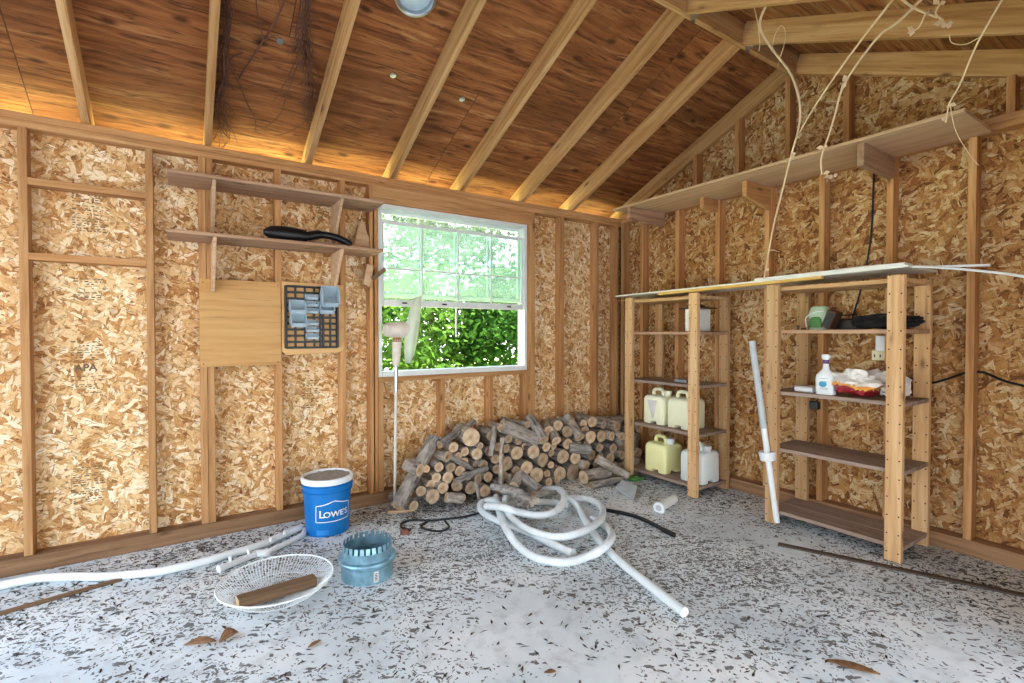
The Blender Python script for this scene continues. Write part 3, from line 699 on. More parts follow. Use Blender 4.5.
# ------------------------------------------------------------------ shelf units
def unit(Y_l, Y_r, ztop, zs, label, w):
    """posts at the front plane and the wall; the shelves run between them"""
    XF = 3.355; e = empty('shelf_unit', (3.58, (Y_l+Y_r)/2, 0), label, 'shelf unit')
    for (ya, yb_) in ((Y_l, Y_l-w), (Y_r+w, Y_r)):
        for x in (XF+.019, 3.8-.019):
            lumber('post', (x, (ya+yb_)/2, 0), (x, (ya+yb_)/2, ztop), w, .038, M['post'], e, up=(1, 0, 0))
    for i, z in enumerate(zs):
        for x0, x1 in ((XF+.04, 3.57), (3.573, 3.758)):
            lumber('shelf_board', ((x0+x1)/2, Y_l, z), ((x0+x1)/2, Y_r, z), x1-x0, .024, M['greyshelf'] if i < 3 else M['shelf'] if i < 4 else M['unit'], e)
U1 = [.07, .487, .874, 1.30, 1.585]; U2 = [.075, .505, .893, 1.31, 1.60]
unit(3.181, 2.425, 1.617, U1, 'tall open wooden shelf unit in the corner, holding the plastic jugs', .079)
unit(1.874, 1.092, 1.63, U2, 'tall open wooden shelf unit holding the white spray bottle', .081)
# planks laid over both units
tp = empty('top_plank', (3.58, 2.2, 1.62), 'long grey plank laid across the tops of both shelf units', 'plank')
lumber('plank', (3.57, 3.29, 1.640), (3.57, 1.07, 1.672), .46, .012, M['whitepaint'], tp)
lumber('front_batten', (3.36, 2.80, 1.632), (3.36, 1.52, 1.654), .03, .027, M['yellow'], tp)
tag(lumber('white_board', (3.40, 1.95, 1.672), (3.40, 1.085, 1.684), .13, .018, M['whitepaint'], None), 'short white board on top of the unit holding the spray bottle', 'board')
tag(lumber('wood_strip', (3.42, 3.33, 1.60), (3.44, 3.0, 1.601), .012, .008, M['yellow'], None), 'thin wood strip poking out under the plank\'s corner end', 'strip')
st = [onX(x, y, X) for x, y, X in ((905, 266.5, 3.40), (930, 267, 3.40), (965, 269.5, 3.39), (1000, 273, 3.38), (1024, 276.5, 3.37), (1060, 284, 3.36))]
st = [V((3.44, 1.5, 1.695)), V((3.42, 1.25, 1.697))]+st
b = MB(); P = catmull(st, 4)
for i in range(len(P)-1): pass
b.tube(P, .013, 8, flat=.55); tag(b.build('vinyl_strip', M['white'], smooth=True), 'long white vinyl strip drooping off the end of the shelf unit', 'strip')
tag(MB().bar(onX(925, 267, 3.7), onX(990, 265, 3.7), .012, .012).build('white_rod', M['white']), 'thin white rod on the plank pointing past the unit\'s end', 'rod')

# jugs
def jug(cx, cy, z, w, d, h, mat, label, capm=None, paper=False):
    e = empty('plastic_jug', (cx, cy, z), label, 'jug', 'plastic jugs on the corner shelf unit')
    b = MB(); b.loft([(h*.1, d/2*.96, w/2*.96, 7), (h*.13, d/2, w/2, 8), (h*.86, d/2, w/2, 8), (h*.95, d/2*.96, w/2*.96, 6), (h, d/2*.86, w/2*.88, 5)], 36, (cx, cy, z))
    for sx in (-1, 1):
        for sy in (-1, 1): b.loft([(0, d*.17, w*.17, 5), (h*.12, d*.19, w*.19, 6)], 16, (cx+sx*d*.3, cy+sy*w*.3, z))
    bd_ = b.build('body', mat, e, smooth=45)
    top = z+h
    MB().tube(catmull([(cx, cy+w*.36, top-.01), (cx, cy+w*.36, top+.03), (cx, cy+w*.26, top+.05), (cx, cy+w*.02, top+.05), (cx, cy-w*.08, top+.03), (cx, cy-w*.1, top-.01)], 5), .016, 10, flat=1.2).build('handle', mat, e, smooth=True)
    MB().lathe([(.03, 0), (.03, .03), (.036, .032), (.036, .052), (.03, .056)], 18, (cx, cy-w*.3, top-.008), None, True).build('cap', capm or M['white'], e, smooth=True)
    if paper: MB().prism([(cx-d/2-.0012, cy+w*.25, z+h*.85), (cx-d/2-.0012, cy-w*.2, z+h*.85), (cx-d/2-.0012, cy-w*.05, z+h*.2), (cx-d/2-.0012, cy+w*.02, z+h*.2)], (.001, 0, 0)).build('paper_label', M['paper'], bd_)
jug(3.58, 2.95, .50, .235, .24, .245, M['jugP'], 'pale yellow jug with a torn paper label on the middle shelf', M['jugP'], True)
jug(3.58, 2.69, .50, .225, .24, .245, M['jugP'], 'pale unlabelled jug on the middle shelf, partly behind the post', M['jugP'])
jug(3.57, 2.915, .083, .235, .25, .245, M['jugY'], 'bright yellow jug on the bottom shelf with an arched handle')
jug(3.57, 2.545, .083, .225, .24, .25, M['jugG'], 'milky white jug on the bottom shelf behind the post')
# lantern like box
e = empty('birdhouse', (3.6, 2.55, 1.312), 'small white box with a dark overhanging lid on the corner unit\'s upper shelf', 'box')
MB().span((3.52, 2.53, 1.316), (3.68, 2.66, 1.50)).build('body', M['white'], e, bevel=.004)
MB().prism([(3.49, 2.49, 1.50), (3.71, 2.49, 1.50), (3.71, 2.70, 1.50), (3.49, 2.70, 1.50)], (0, 0, .012)).build('lid', M['brownbox'], e, bevel=.003)
MB().loft([(1.512, .07, .07, 4), (1.535, .035, .035, 4)], 16, (3.6, 2.595, 0)).build('lid_knob', M['brownbox'], e, smooth=True)
MB().span((3.50, 2.51, 1.3125), (3.70, 2.68, 1.317)).build('base', M['brownbox'], e)
b = MB(); b.prism([(3.46, 2.72, .888), (3.46, 2.60, .888), (3.53, 2.58, .888), (3.56, 2.66, .888), (3.52, 2.73, .888)], (0, 0, .028)); tag(b.build('metal_plate', plain('grey_metal', '8C9094', .5, .5), bevel=.004), 'small grey metal plate lying on the corner unit\'s third shelf', 'plate')

# things on the second unit
z4 = 1.322+.0005; z3 = .905+.0005
p = onX(816, 328, 3.5)
e = empty('pale_green_case', (3.55, p.y, z4), 'pale green and white plastic case standing on the upper shelf', 'case')
b = MB(); b.loft([(0, .04, .055, 4), (.03, .045, .06, 4), (.11, .045, .06, 4), (.15, .035, .05, 3), (.158, .02, .035, 3)], 24, (3.55, p.y, z4)); b.build('body', M['greenwhite'], e, smooth=True)
MB().loft([(.015, .006, .04, 3), (.07, .012, .035, 3), (.085, .005, .02, 3)], 18, (3.503, p.y+.005, z4)).build('pouch', M['green'], e, smooth=True)
MB().tube(catmull([(3.5, p.y+.06, z4+.02), (3.47, p.y+.05, z4+.08), (3.48, p.y, z4+.115), (3.49, p.y-.05, z4+.12)], 4), .0035, 6).build('cord', M['white'], e, smooth=True)
p = onX(829, 320, 3.46); R_ = Matrix.Rotation(.38, 3, 'X')
e = empty('brown_box', (3.5, p.y, z4), 'dark brown box tilted beside the pale green case', 'box')
MB().box((3.5, p.y, z4+.066), (.1, .055, .115), R_).build('case', M['brownbox'], e, bevel=.004)
MB().box((3.447, p.y, z4+.066), (.004, .04, .09), R_).build('front_panel', M['black'], e, bevel=.001)
p = onX(846, 322, 3.6)
e = empty('radio', (3.63, p.y, z4), 'black box lying at the back of the upper shelf beside the brown box', 'box')
MB().loft([(0, .06, .085, 6), (.005, .064, .09, 6), (.06, .062, .088, 6), (.072, .05, .08, 5)], 28, (3.63, p.y-.01, z4)).build('body', plain('dark_brown_plastic', '2A1E18', .5), e, smooth=True)
MB().tube([(3.62, p.y+.05, z4+.07), (3.62, p.y+.04, z4+.095), (3.62, p.y-.05, z4+.095), (3.62, p.y-.06, z4+.07)], .005, 6).build('handle', M['black'], e, smooth=True)
# black bag, limp
def blob(name, mats, c, rx, ry, rz, seed, amp, parent=None, pick=None, sub=4):
    bm = bmesh.new(); bmesh.ops.create_icosphere(bm, subdivisions=sub, radius=1.)
    for v in bm.verts:
        q = v.co.copy(); k = 1+amp*mnoise.noise(q*1.7+V((seed, 0, 0)))+amp*.7*abs(mnoise.noise(q*4.+V((0, seed, 0))))
        v.co = V((q.x*rx*k, q.y*ry*k, max(q.z, -.72)*rz*k))
    zmin = min(v.co.z for v in bm.verts)
    for v in bm.verts: v.co.z -= zmin
    b = MB(); b.add([v.co+V(c) for v in bm.verts], [])
    for f in bm.faces:
        b.f.append([v.index for v in f.verts]); b.m.append(pick((f.calc_center_median()-V((0, 0, 0)))) if pick else 0)
    bm.free(); return b.build(name, mats, parent, smooth=22)
p = onX(884, 325, 3.5)
e = empty('black_bag', (3.53, 1.24, z4), 'limp black bag lying on the upper shelf behind the post', 'bag')
blob('sack', M['blackrag'], (3.53, p.y+.0, z4), .11, .165, .045, 4., .35, e)
MB().tube(catmull([(3.47, p.y+.05, z4+.04), (3.44, p.y-.02, z4+.075), (3.47, p.y-.1, z4+.045)], 5), .008, 6).build('strap', M['black'], e, smooth=True)
for i, (px, nm) in enumerate(((798, 'small rusty bolt lying by the pale green case'), (803.5, 'small dark nut lying beside the bolt on the upper shelf'))):
    p = onX(px, 326, 3.44); b = MB(); b.lathe([(.006, 0), (.006, .02), (.012, .02), (.012, .028)] if i == 0 else [(.006, 0), (.014, 0), (.014, .012), (.006, .012)], 6, (3.44, p.y, z4), None, True); tag(b.build('bolt' if i == 0 else 'nut', plain('rust%d' % i, '5A4638', .7, .4)), nm, 'hardware')
# spray bottle
p = onX(825, 397, 3.44); sx, sy = 3.45, p.y
e = empty('spray_bottle', (sx, sy, z3), 'white spray bottle with a purple collar on the shelf', 'bottle')
b = MB(); b.loft([(0, .026, .05, 3.5), (.006, .03, .055, 4), (.1, .031, .056, 4), (.125, .03, .053, 3.5), (.145, .022, .036, 3), (.162, .016, .02, 2.3), (.2, .013, .016, 2)], 32, (sx, sy, z3)); b.build('bottle', M['white'], e, smooth=True)
MB().lathe([(.017, 0), (.0185, .003), (.0185, .022), (.015, .026)], 18, (sx, sy, z3+.198), None, True).build('collar', M['purple'], e, smooth=True)
MB().loft([(.222, .014, .014, 2.5), (.232, .017, .022, 4), (.25, .017, .026, 4), (.258, .012, .02, 3)], 20, (sx, sy, z3)).build('spray_head', M['white'], e, smooth=True)
lb = MB(); lb.lathe([(.0005, 0), (.024, 0)], 20, (sx-.0318, sy+.005, z3+.068), Matrix.Rotation(-PI/2, 3, 'Y') @ Matrix.Scale(.8, 3, V((1, 0, 0)))); lb.build('label', M['bluelabel'], e)
lb = MB()
for k, zz in enumerate((.035, .042, .083, .102)): lb.span((sx-.0322, sy-.025, z3+zz), (sx-.0316, sy+.02, z3+zz+.003))
lb.build('label_lines', plain('faint_print', '8FA8B4', .5), e)
# caulk tube
p = onX(802, 391, 3.47)
e = empty('caulk_tube', (3.47, p.y, z3), 'white tube with a purple cap lying beside the spray bottle', 'tube')
MB().tube([(3.47, p.y+.04, z3+.018), (3.465, p.y-.075, z3+.018)], .0175, 14).build('barrel', M['white'], e, smooth=True)
MB().tube([(3.47, p.y+.041, z3+.018), (3.471, p.y+.056, z3+.018)], [.018, .014], 14).build('cap', M['purple'], e, smooth=True)
MB().box((3.56, p.y-.01, z3+.02), (.1, .17, .03)).build('carton', M['foil'], e, bevel=.004)
# bags
def pk(c): return 1 if c.x < .05 and c.z < .062+.014*math.sin(c.y*22) else 2 if c.x < .05 and c.z < .082+.01*math.sin(c.y*22) else 0
p = onX(856, 398, 3.48)
tag(blob('snack_bag', [M['foil'], M['red'], M['orange']], (3.5, p.y, z3), .085, .115, .075, 2., .75, None, pk), 'crumpled red orange and white bag beside the spray bottle', 'bag')
p = onX(884, 397, 3.5)
tag(blob('plastic_bag', [M['foil']], (3.57, p.y-.02, z3), .08, .075, .075, 9., .5), 'crumpled white bag half hidden behind the shelf post', 'bag')
# wall adaptor, cables
c = onX(879, 349, OB)
e = empty('outlet_adapter', (OB, c.y, c.z), 'cream outlet adapter on the wall behind the shelf', 'outlet')
MB().span((OB-.035, c.y-.075, c.z-.075), (OB-.001, c.y+.03, c.z-.01)).build('plate', plain('cream_plastic', 'E6E0B8', .5), e, bevel=.003)
MB().span((OB-.06, c.y-.07, c.z-.012), (OB-.001, c.y+.0, c.z+.09)).build('charger', M['white'], e, bevel=.004)
o_ = MB()
for dy in (-.055, -.02, .012): o_.span((OB-.0365, c.y+dy-.003, c.z-.055), (OB-.0345, c.y+dy+.003, c.z-.035))
o_.build('slots', M['black'], e)
def cable(pts, r, name, label, cat='cable', mat='black', k=5):
    return tag(MB().tube(catmull(pts, k), r, 8).build(name, M[mat], smooth=True), label, cat)
cable([onX(874, 164, OB-.008), onX(873, 200, OB-.006), onX(871, 235, OB-.006), onX(866, 268, OB-.006), onX(860, 293, OB-.006), onX(851, 322, OB-.008)], .006, 'black_cable', 'black cable hanging down the wall from the long high shelf')
cable([onX(884, 358, OB-.01), onX(890, 368, OB-.006), onX(900, 374, OB-.006), onX(912, 379, OB-.006), onX(930, 383, OB-.006), onX(950, 378, OB-.008), onX(968, 372, OB-.02), onX(980, 372, OB-.02), onX(988, 374, OB-.012), onX(1004, 381, OB-.008), onX(1024, 386, OB-.006), onX(1045, 392, OB-.006)], .007, 'black_cable', 'black cable running sideways along the wall from the outlet adapter')
c = onX(814, 405, 3.5)
e = empty('black_plug', (3.5, c.y, c.z), 'small black power plug hanging under the spray bottle\'s shelf', 'plug')
MB().span((3.48, c.y-.03, c.z-.028), (3.53, c.y+.022, c.z+.025)).build('plug_body', M['black'], e, bevel=.005)
MB().tube(catmull([(3.505, c.y, c.z+.02), (3.51, c.y-.005, .84), (3.55, c.y-.01, .875)], 4), .004, 6).build('cord', M['black'], e, smooth=True)
# leaning pvc pipe
a, b_ = onZ(777, 524, .0), onX(752, 341, 3.29)
e = empty('pvc_pipe', a, 'white pvc pipe with a slip collar leaning on the shelf unit', 'pipe')
MB().tube([a+V((0, 0, .012)), a.lerp(b_, .52)], .019, 14).build('lower_pipe', M['white'], e, smooth=True)
MB().tube([a.lerp(b_, .52), b_], .0215, 14).build('upper_pipe', M['grey'], e, smooth=True)
q = a.lerp(b_, .37); dr = (b_-a).normalized(); RM = dr.to_track_quat('Z', 'Y').to_matrix()
MB().lathe([(.024, -.034), (.05, -.03), (.054, .026), (.05, .03), (.024, .022)], 22, q, RM, True).build('collar', M['white'], e, smooth=True)

# long high shelf on the gable wall
e = empty('high_shelf', (3.58, 2.1, 2.43), 'long board shelf high on the gable wall near the rafters', 'shelf')
lumber('shelf_board', (3.58, 3.325, 2.441), (3.58, .842, 2.441), .482, .02, M['tan'], e)
def br(y, dx, h, m, taper=.0):
    MB().prism([(FB-.001, y, 2.43), (FB-dx, y, 2.43), (FB-dx, y, 2.43-h*(1-taper)), (FB-.001, y, 2.43-h)], (0, -.038, 0)).build('bracket', M[m], e, bevel=.003)
br(3.16, .47, .12, 'shelf', .15); br(2.145, .33, .17, 'stud', .35); br(1.34, .45, .135, 'shelf')
br(2.60, .2, .1, 'stud', .3)

# ------------------------------------------------------------------ things on the slab
# blue bucket
c = onZ(330, 527); c.z = 0
c = V((.80, 3.40, 0)); bk = empty('bucket', c, 'blue plastic bucket with a white rim, filled with dirt', 'bucket')
R0, R1, HB = .135, .152, .365
prof = [(R0-.008, .004), (R0, 0), (R0+.001, .01), (R0+(R1-R0)*.7, .255), (R1-.006, .27)]
prof2 = [(R1-.005, .268), (R1+.006, .27), (R1+.006, .278), (R1-.002, .28), (R1-.001, .305), (R1+.006, .307), (R1+.006, .316), (R1-.001, .318), (R1+.001, .335)]
pail = MB().lathe([(.001, .004)]+prof, 48, c).build('pail', M['blue'], bk, smooth=True)
MB().lathe(prof2, 48, c).build('ribs', M['blue'], bk, smooth=True)
MB().lathe([(R1+.002, .328), (R1+.009, .331), (R1+.012, .352), (R1+.008, .366), (R1-.004, .368), (R1-.006, .35)], 48, c).build('rim', M['white'], bk, smooth=True)
d = MB(); n = 40; vs = [V((0, 0, .362))]
for i in range(1, 6):
    for k in range(n):
        g = 2*PI*k/n; r = (R1-.005)*i/5; vs.append(V((r*math.cos(g), r*math.sin(g), .354+.012*mnoise.noise((r*30*math.cos(g), r*30*math.sin(g), 2.)))))
fs = [(0, 1+k, 1+(k+1) % n) for k in range(n)]+[(1+(i-1)*n+k, 1+i*n+k, 1+i*n+(k+1) % n, 1+(i-1)*n+(k+1) % n) for i in range(1, 5) for k in range(n)]
d.add([v+c for v in vs], fs).build('dirt_fill', M['dirt'], bk, smooth=60)
# the mark on its side, wrapped round the wall of the pail
face = math.atan2(-c.y, -c.x)+.30
def wrap(vs, z0, lift):
    out = []
    for v in vs:
        z = z0+v.y; r = R0+(R1-R0)*min(1, z/.364)*1.0+lift; g = face+v.x/r
        out.append(c+V((r*math.cos(g), r*math.sin(g), z)))
    return out
tv, tf = text_mesh('L', .001)
tv = []; tf = []
for (txt, size, off) in (('L', .066, -.079), ('OWE\'S', .05, .015)):
    a_, b2 = text_mesh(txt, size, 0., .0012); base = len(tv)
    ymin = min(v.y for v in a_)
    tv += [V((v.x*1.12+off, v.y-ymin, 0)) for v in a_]; tf += [tuple(base+i for i in f) for f in b2]
bm = bmesh.new(); vv = [bm.verts.new(v) for v in tv]
for f in tf:
    try: bm.faces.new([vv[i] for i in f])
    except ValueError: pass
bmesh.ops.triangulate(bm, faces=bm.faces); bmesh.ops.subdivide_edges(bm, edges=[e_ for e_ in bm.edges if e_.calc_length() > .012], cuts=2)
bmesh.ops.triangulate(bm, faces=bm.faces)
bm.verts.index_update(); lg = MB(); lg.add(wrap([v.co for v in bm.verts], .125, .0012), [[v.index for v in f.verts] for f in bm.faces]); bm.free()
o_ = lg.build('logo_letters', M['white'], pail)
hs = [(-.115, -.018), (.115, -.018), (.115, .085), (.06, .095), (0, .113), (-.06, .095), (-.115, .085)]
ol = MB()
for i in range(len(hs)):
    (xa, ya), (xb, yb_) = hs[i], hs[(i+1) % len(hs)]; K = 10; dx, dy = xb-xa, yb_-ya; l = math.hypot(dx, dy); nx, ny = -dy/l*.0028, dx/l*.0028; vs = []
    for k in range(K+1):
        x, y = xa+dx*k/K, ya+dy*k/K; vs += [V((x+nx, y+ny, 0)), V((x-nx, y-ny, 0))]
    ol.add(wrap(vs, .115, .0012), [(2*k, 2*k+1, 2*k+3, 2*k+2) for k in range(K)])
ol.build('logo_outline', M['white'], pail)
st_ = MB(); vs = []
for k in range(9): vs += [V((-.11+.075*k/8, -.1, 0)), V((-.11+.075*k/8, -.07, 0))]
st_.add(wrap(vs, .115, .001), [(2*k, 2*k+2, 2*k+3, 2*k+1) for k in range(8)]).build('sticker', plain('pale_blue_sticker', '2E8EDC', .5), pail)
MB().lathe([(.018, -.004), (.018, .004)], 14, c+V(((R1+.004)*math.cos(face+1.3), (R1+.004)*math.sin(face+1.3), .29)), Matrix.Rotation(face+1.3, 3, 'Z') @ Matrix.Rotation(PI/2, 3, 'Y'), True).build('handle_boss', M['blue'], bk)

# galvanised collar
c = onZ(367.5, 574); c.z = 0; r = .135
e = empty('duct_collar', c, 'round galvanised duct collar with notched tabs standing on the floor', 'duct collar')
MB().lathe([(r, 0), (r, .07), (r+.004, .074), (r, .078), (r, .10), (r-.002, .10), (r-.002, .0)], 48, c).build('sleeve', M['galv'], e, smooth=True)
MB().lathe([(r, .085), (r+.016, .09), (r+.018, .098), (r+.014, .106), (r-.004, .11)], 48, c).build('bead', M['galv'], e, smooth=True)
MB().lathe([(r-.004, .108), (r-.006, .14), (r-.004, .155), (r-.007, .155), (r-.008, .108)], 48, c).build('neck', M['galv'], e, smooth=True)
t = MB(); nt = 26
for i in range(nt):
    g0, g1 = 2*PI*i/nt, 2*PI*(i+.68)/nt; rr = r-.005; ro = rr-.004+rnd.uniform(-.003, .003)
    p4 = [V((rr*math.cos(g0), rr*math.sin(g0), .153)), V((rr*math.cos(g1), rr*math.sin(g1), .153)), V((ro*math.cos(g1), ro*math.sin(g1), .185)), V((ro*math.cos(g0), ro*math.sin(g0), .185))]
    t.prism([v+c for v in p4], V((math.cos(g0), math.sin(g0), 0))*-.002)
t.build('tabs', M['galv'], e)
g = math.atan2(-c.y, -c.x)+.32; lab = MB()
lab.prism([c+V(((r+.001)*math.cos(g+s*.09), (r+.001)*math.sin(g+s*.09), z)) for s, z in ((-1, .012), (1, .012), (1, .066), (-1, .066))], V((math.cos(g), math.sin(g), 0))*.001)
stk = lab.build('sticker', M['paper'], e)
lab = MB()
for k in range(5): lab.prism([c+V(((r+.0025)*math.cos(g+s*.05), (r+.0025)*math.sin(g+s*.05), .022+.008*k+h_)) for s, h_ in ((-1, 0), (1, 0), (1, .004), (-1, .004))], V((math.cos(g), math.sin(g), 0))*.0005)
lab.build('sticker_bars', M['black'], stk)

# wire fan guard with a block of wood in it
c = onZ(277, 582.5, .07); c.z = 0
fg = empty('fan_guard', c, 'round white wire fan guard lying dished on the floor', 'fan guard')
R = .262; HR = .085; N = 96
def guard(r): return .006+HR*max(0, (r-.13)/(R-.13))**1.6
sp = MB()
for i in range(N):
    g = 2*PI*i/N; pts = []
    for r in (.045, .09, .13, .17, .21, .24, R): pts.append(c+V((r*math.cos(g+.25*(1-r/R)), r*math.sin(g+.25*(1-r/R)), guard(r))))
    sp.tube(pts, .0018, 4, caps=False)
sp.build('wire_spokes', M['white'], fg)
for r, q in ((R, .0045), (.19, .002)):
    pts = [c+V((r*math.cos(2*PI*i/64), r*math.sin(2*PI*i/64), guard(r))) for i in range(65)]
    MB().tube(pts, q, 6, caps=False).build('rim' if r == R else 'ring', M['white'], fg, smooth=True)
MB().lathe([(.046, .001), (.05, .004), (.046, .010), (.02, .012), (.0005, .012)], 28, c).build('hub', M['steel'], fg, smooth=True)
a, b_ = onZ(233, 606, .05), onZ(315, 579, .05)
wb = empty('wood_block', ((a+b_)/2).to_tuple()[:2]+(.02,), 'short brown timber offcut with a pale sawn end lying in the fan guard', 'wood block')
b = lumber('timber', a+V((.02, .02, 0)), b_-V((.0, .0, .004)), .062, .045, M['oldwood'], wb, bevel=.003)
ee = MB(); dr = (b_-a).normalized(); ee.bar(a+V((.02, .02, 0))-dr*.0015, a+V((.02, .02, 0))-dr*.0002, .06, .043).build('sawn_end', M['tan'], wb)

# long white pipe and the fitting with stubs
pts = [onZ(x, y, .02) for x, y in ((-60, 598), (-20, 590), (0, 586), (37, 579), (70, 577), (103, 577), (135, 574.5), (166, 570.7), (207, 561), (231, 554), (256, 547), (280, 537), (301, 527.5))]
for p_ in pts: p_.z = .022
tag(MB().tube(catmull(pts, 4), .022, 12).build('white_pipe', M['white'], smooth=True), 'long white flexible pipe along the foot of the wall to the bucket', 'pipe')
e = empty('pvc_manifold', onZ(265, 550), 'white pvc fitting with short stubs between the long pipe and fan guard', 'pipe fitting')
q = [onZ(x, y, .018) for x, y in ((224, 567), (240, 560.5), (257, 553.5), (266, 553), (275, 548.5), (290, 541.5), (303, 535), (305, 530))]
MB().tube(q[:3], .018, 12).build('arm', M['white'], e, smooth=True); MB().tube([q[0]-V((.0, .0, 0)), q[0]+(q[0]-q[1]).normalized()*.03], .022, 12).build('end_cap', M['white'], e, smooth=True)
MB().tube(q[2:], .0165, 12).build('bend_arm', M['white'], e, smooth=True)
MB().tube([q[2]+(q[1]-q[2])*.25, q[2], q[3], q[3]+(q[4]-q[3])*.2], .022, 12).build('elbow', M['white'], e, smooth=True)
for i, t_ in enumerate((.2, .75)): 
    p_ = q[0].lerp(q[2], t_); MB().tube([p_+V((0, 0, .01)), p_+V((-.004, .01, .042))], .009, 8).build('stub', M['white'], e, smooth=True)
for x, y in ((271, 541.5), (285, 534.5)):
    p_ = onZ(x, y, .04); MB().tube([p_-V((0, 0, .0)), p_+V((.0, -.006, .028))], .009, 8).build('stub', M['white'], e, smooth=True)

# white hose, coiled
r = .0235
hz_ = empty('pool_hose', onZ(560, 535), 'long white pool hose tangled in loops on the slab before the firewood', 'hose')
def hose(path, cuffs=()):
    e = hz_
    # path px from the close view: 470+x/4.017 , 470+y/4.017 ; third value = height in hose radii
    P = [onZ(470+x/4.017, 470+y/4.017, r*(1+h)) for x, y, h in path]
    S = catmull(P, 7); hs_ = MB().tube(S, r, 14).build('hose_section', M['hose'], e, smooth=True)
    for k in cuffs:
        i = k*7; MB().tube([S[max(0, i-2)], S[i], S[min(len(S)-1, i+2)]], r*1.12, 14).build('cuff', M['white'], hs_, smooth=True)
hose([(415, 336, 0), (330, 297, 0), (250, 257, 0), (170, 225, 0), (90, 195, .0), (48, 165, .3), (42, 140, 1), (60, 126, 1.2), (95, 124, 2.0), (135, 150, 3.2), (170, 195, 2.2), (225, 235, 1.4), (300, 262, 1.2), (370, 268, 1.4), (430, 255, 2.2), (490, 228, 2.2), (528, 192, 1.6), (532, 155, .6), (505, 130, .2), (465, 116, .2), (420, 112, .6), (385, 113, 0)], (0, 18))
hose([(400, 145, 0), (345, 132, 0), (290, 130, 0), (225, 132, 0), (180, 135, .3), (150, 142, 1), (140, 125, 2.2), (150, 105, 2.8), (165, 98, 2), (185, 104, .3)], ())
hose([(65, 146, 3.2), (110, 148, 4.4), (150, 155, 4.6), (205, 172, 2.8), (270, 182, 2.2), (325, 174, 2.2), (362, 150, 2.4), (378, 115, 2.8), (368, 85, 2.8), (335, 76, 2.), (295, 78, 1.)], (6,))
hose([(105, 108, 1.0), (112, 140, 1.4), (125, 190, 2.2), (150, 245, 2.2), (190, 300, .3), (245, 342, 0), (315, 365, 0), (390, 370, 0), (450, 356, 0), (505, 333, 1.), (550, 300, 2.2), (570, 265, 1.6), (555, 235, .6), (520, 210, .2), (490, 195, 0)], (9,))
hose([(385, 112, 2.2), (415, 128, 1.6), (437, 155, .6), (455, 188, 0), (478, 225, 0), (510, 270, 0), (550, 318, 0), (600, 365, 0), (660, 415, 0), (730, 470, 0), (800, 525, 0), (862, 572, 0)], (4,))
# gnarled branch
e = empty('gnarled_branch', onZ(515, 500), 'gnarled grey branch with a forked root end resting on the hose', 'branch')
q = [onY(x, y, Y) for x, y, Y in ((491, 486, 3.02), (500, 488, 2.97), (512, 491, 2.92), (522, 497, 2.86), (530, 502, 2.82))]
b = MB(); b.tube(catmull(q, 4), [.024, .025, .027, .03, .028, .033, .03, .036, .034, .04, .038, .044, .04, .046, .042, .038, .03], 12, jit=.2)
gs_ = b.build('stem', M['bark'], e, smooth=60)
for (x, y), rr in (((540, 500), .024), ((533, 508), .02), ((526, 508), .017), ((518, 505), .014)):
    tp_ = onY(x, y, 2.80); MB().tube([q[3].lerp(q[4], .7), q[4].lerp(tp_, .55), tp_], [.034, rr*1.2, rr*.7], 9, jit=.2).build('root_fork', M['bark'], gs_, smooth=60)
a, b_ = onY(534, 494, 2.95), onY(556, 492.5, 3.0); tag(log(a, b_, .024, .02), 'short smooth grey stub beside the gnarled branch on the hose', 'log')
# black cords on the slab
P = [onZ(x, y, .009) for x, y in ((410, 530), (401, 527), (404, 522), (415, 520), (430, 520.5), (445, 519), (462, 517), (475, 514), (486, 511))]
e = empty('extension_cord', P[0], 'black cord with a brown plug on the slab before the logs', 'cord')
MB().tube(catmull(P, 5), .008, 8).build('cord', M['black'], e, smooth=True)
P2 = [onZ(x, y, .009+.012*(i == 2)) for i, (x, y) in enumerate(((428, 521), (421, 526), (428, 530), (441, 531), (449, 527), (445, 521)))]
MB().tube(catmull(P2, 5), .007, 8).build('cord_loop', M['black'], e, smooth=True)
p_ = onZ(404.5, 532, .012); MB().box(p_, (.045, .05, .024)).build('plug', plain('brown_plug', '8A5A44', .6), e, bevel=.004)
P = [onZ(x, y, .014) for x, y in ((603, 509.5), (612, 511), (625, 513.5), (640, 518), (655, 525), (664, 530), (674, 535))]
e = empty('black_hose', P[0], 'black hose end lying beyond the white hose toward the shelf unit', 'hose')
MB().tube(catmull(P, 5), .0135, 10).build('tube', M['black'], e, smooth=True)
MB().tube([P[-2], P[-1]], .0165, 10).build('fitting', M['black'], e, smooth=True)
# dustpan, cup, green lid
a = onZ(625, 496); e = empty('dustpan', a, 'grey plastic scoop lying on the floor beside the shelf unit', 'scoop')
q = [onZ(x, y, 0) for x, y in ((615.5, 490.5), (622, 486.5), (637.5, 493.5), (634, 502))]
b = MB(); b.add([q[0]+V((0, 0, .004)), q[1]+V((0, 0, .035)), q[2]+V((0, 0, .05)), q[3]+V((0, 0, .004)), q[0]+V((0, 0, .03)), q[1]+V((0, 0, .062)), q[2]+V((0, 0, .062)), q[3]+V((0, 0, .012))], [(0, 1, 2, 3), (4, 5, 6, 7), (0, 1, 5, 4), (1, 2, 6, 5), (2, 3, 7, 6), (3, 0, 4, 7)]); b.build('scoop_body', M['grey'], e, bevel=.006)
MB().tube([q[1].lerp(q[2], .5)+V((0, 0, .035)), q[1].lerp(q[2], .5)+V((.05, .07, .03))], .012, 8).build('handle_stub', M['grey'], e, smooth=True)
a, b_ = onZ(659, 508, .032), onZ(674, 499, .032); e = empty('pipe_cup', a*1., 'white cup shaped pipe fitting lying on its side before the shelf unit', 'pipe fitting')
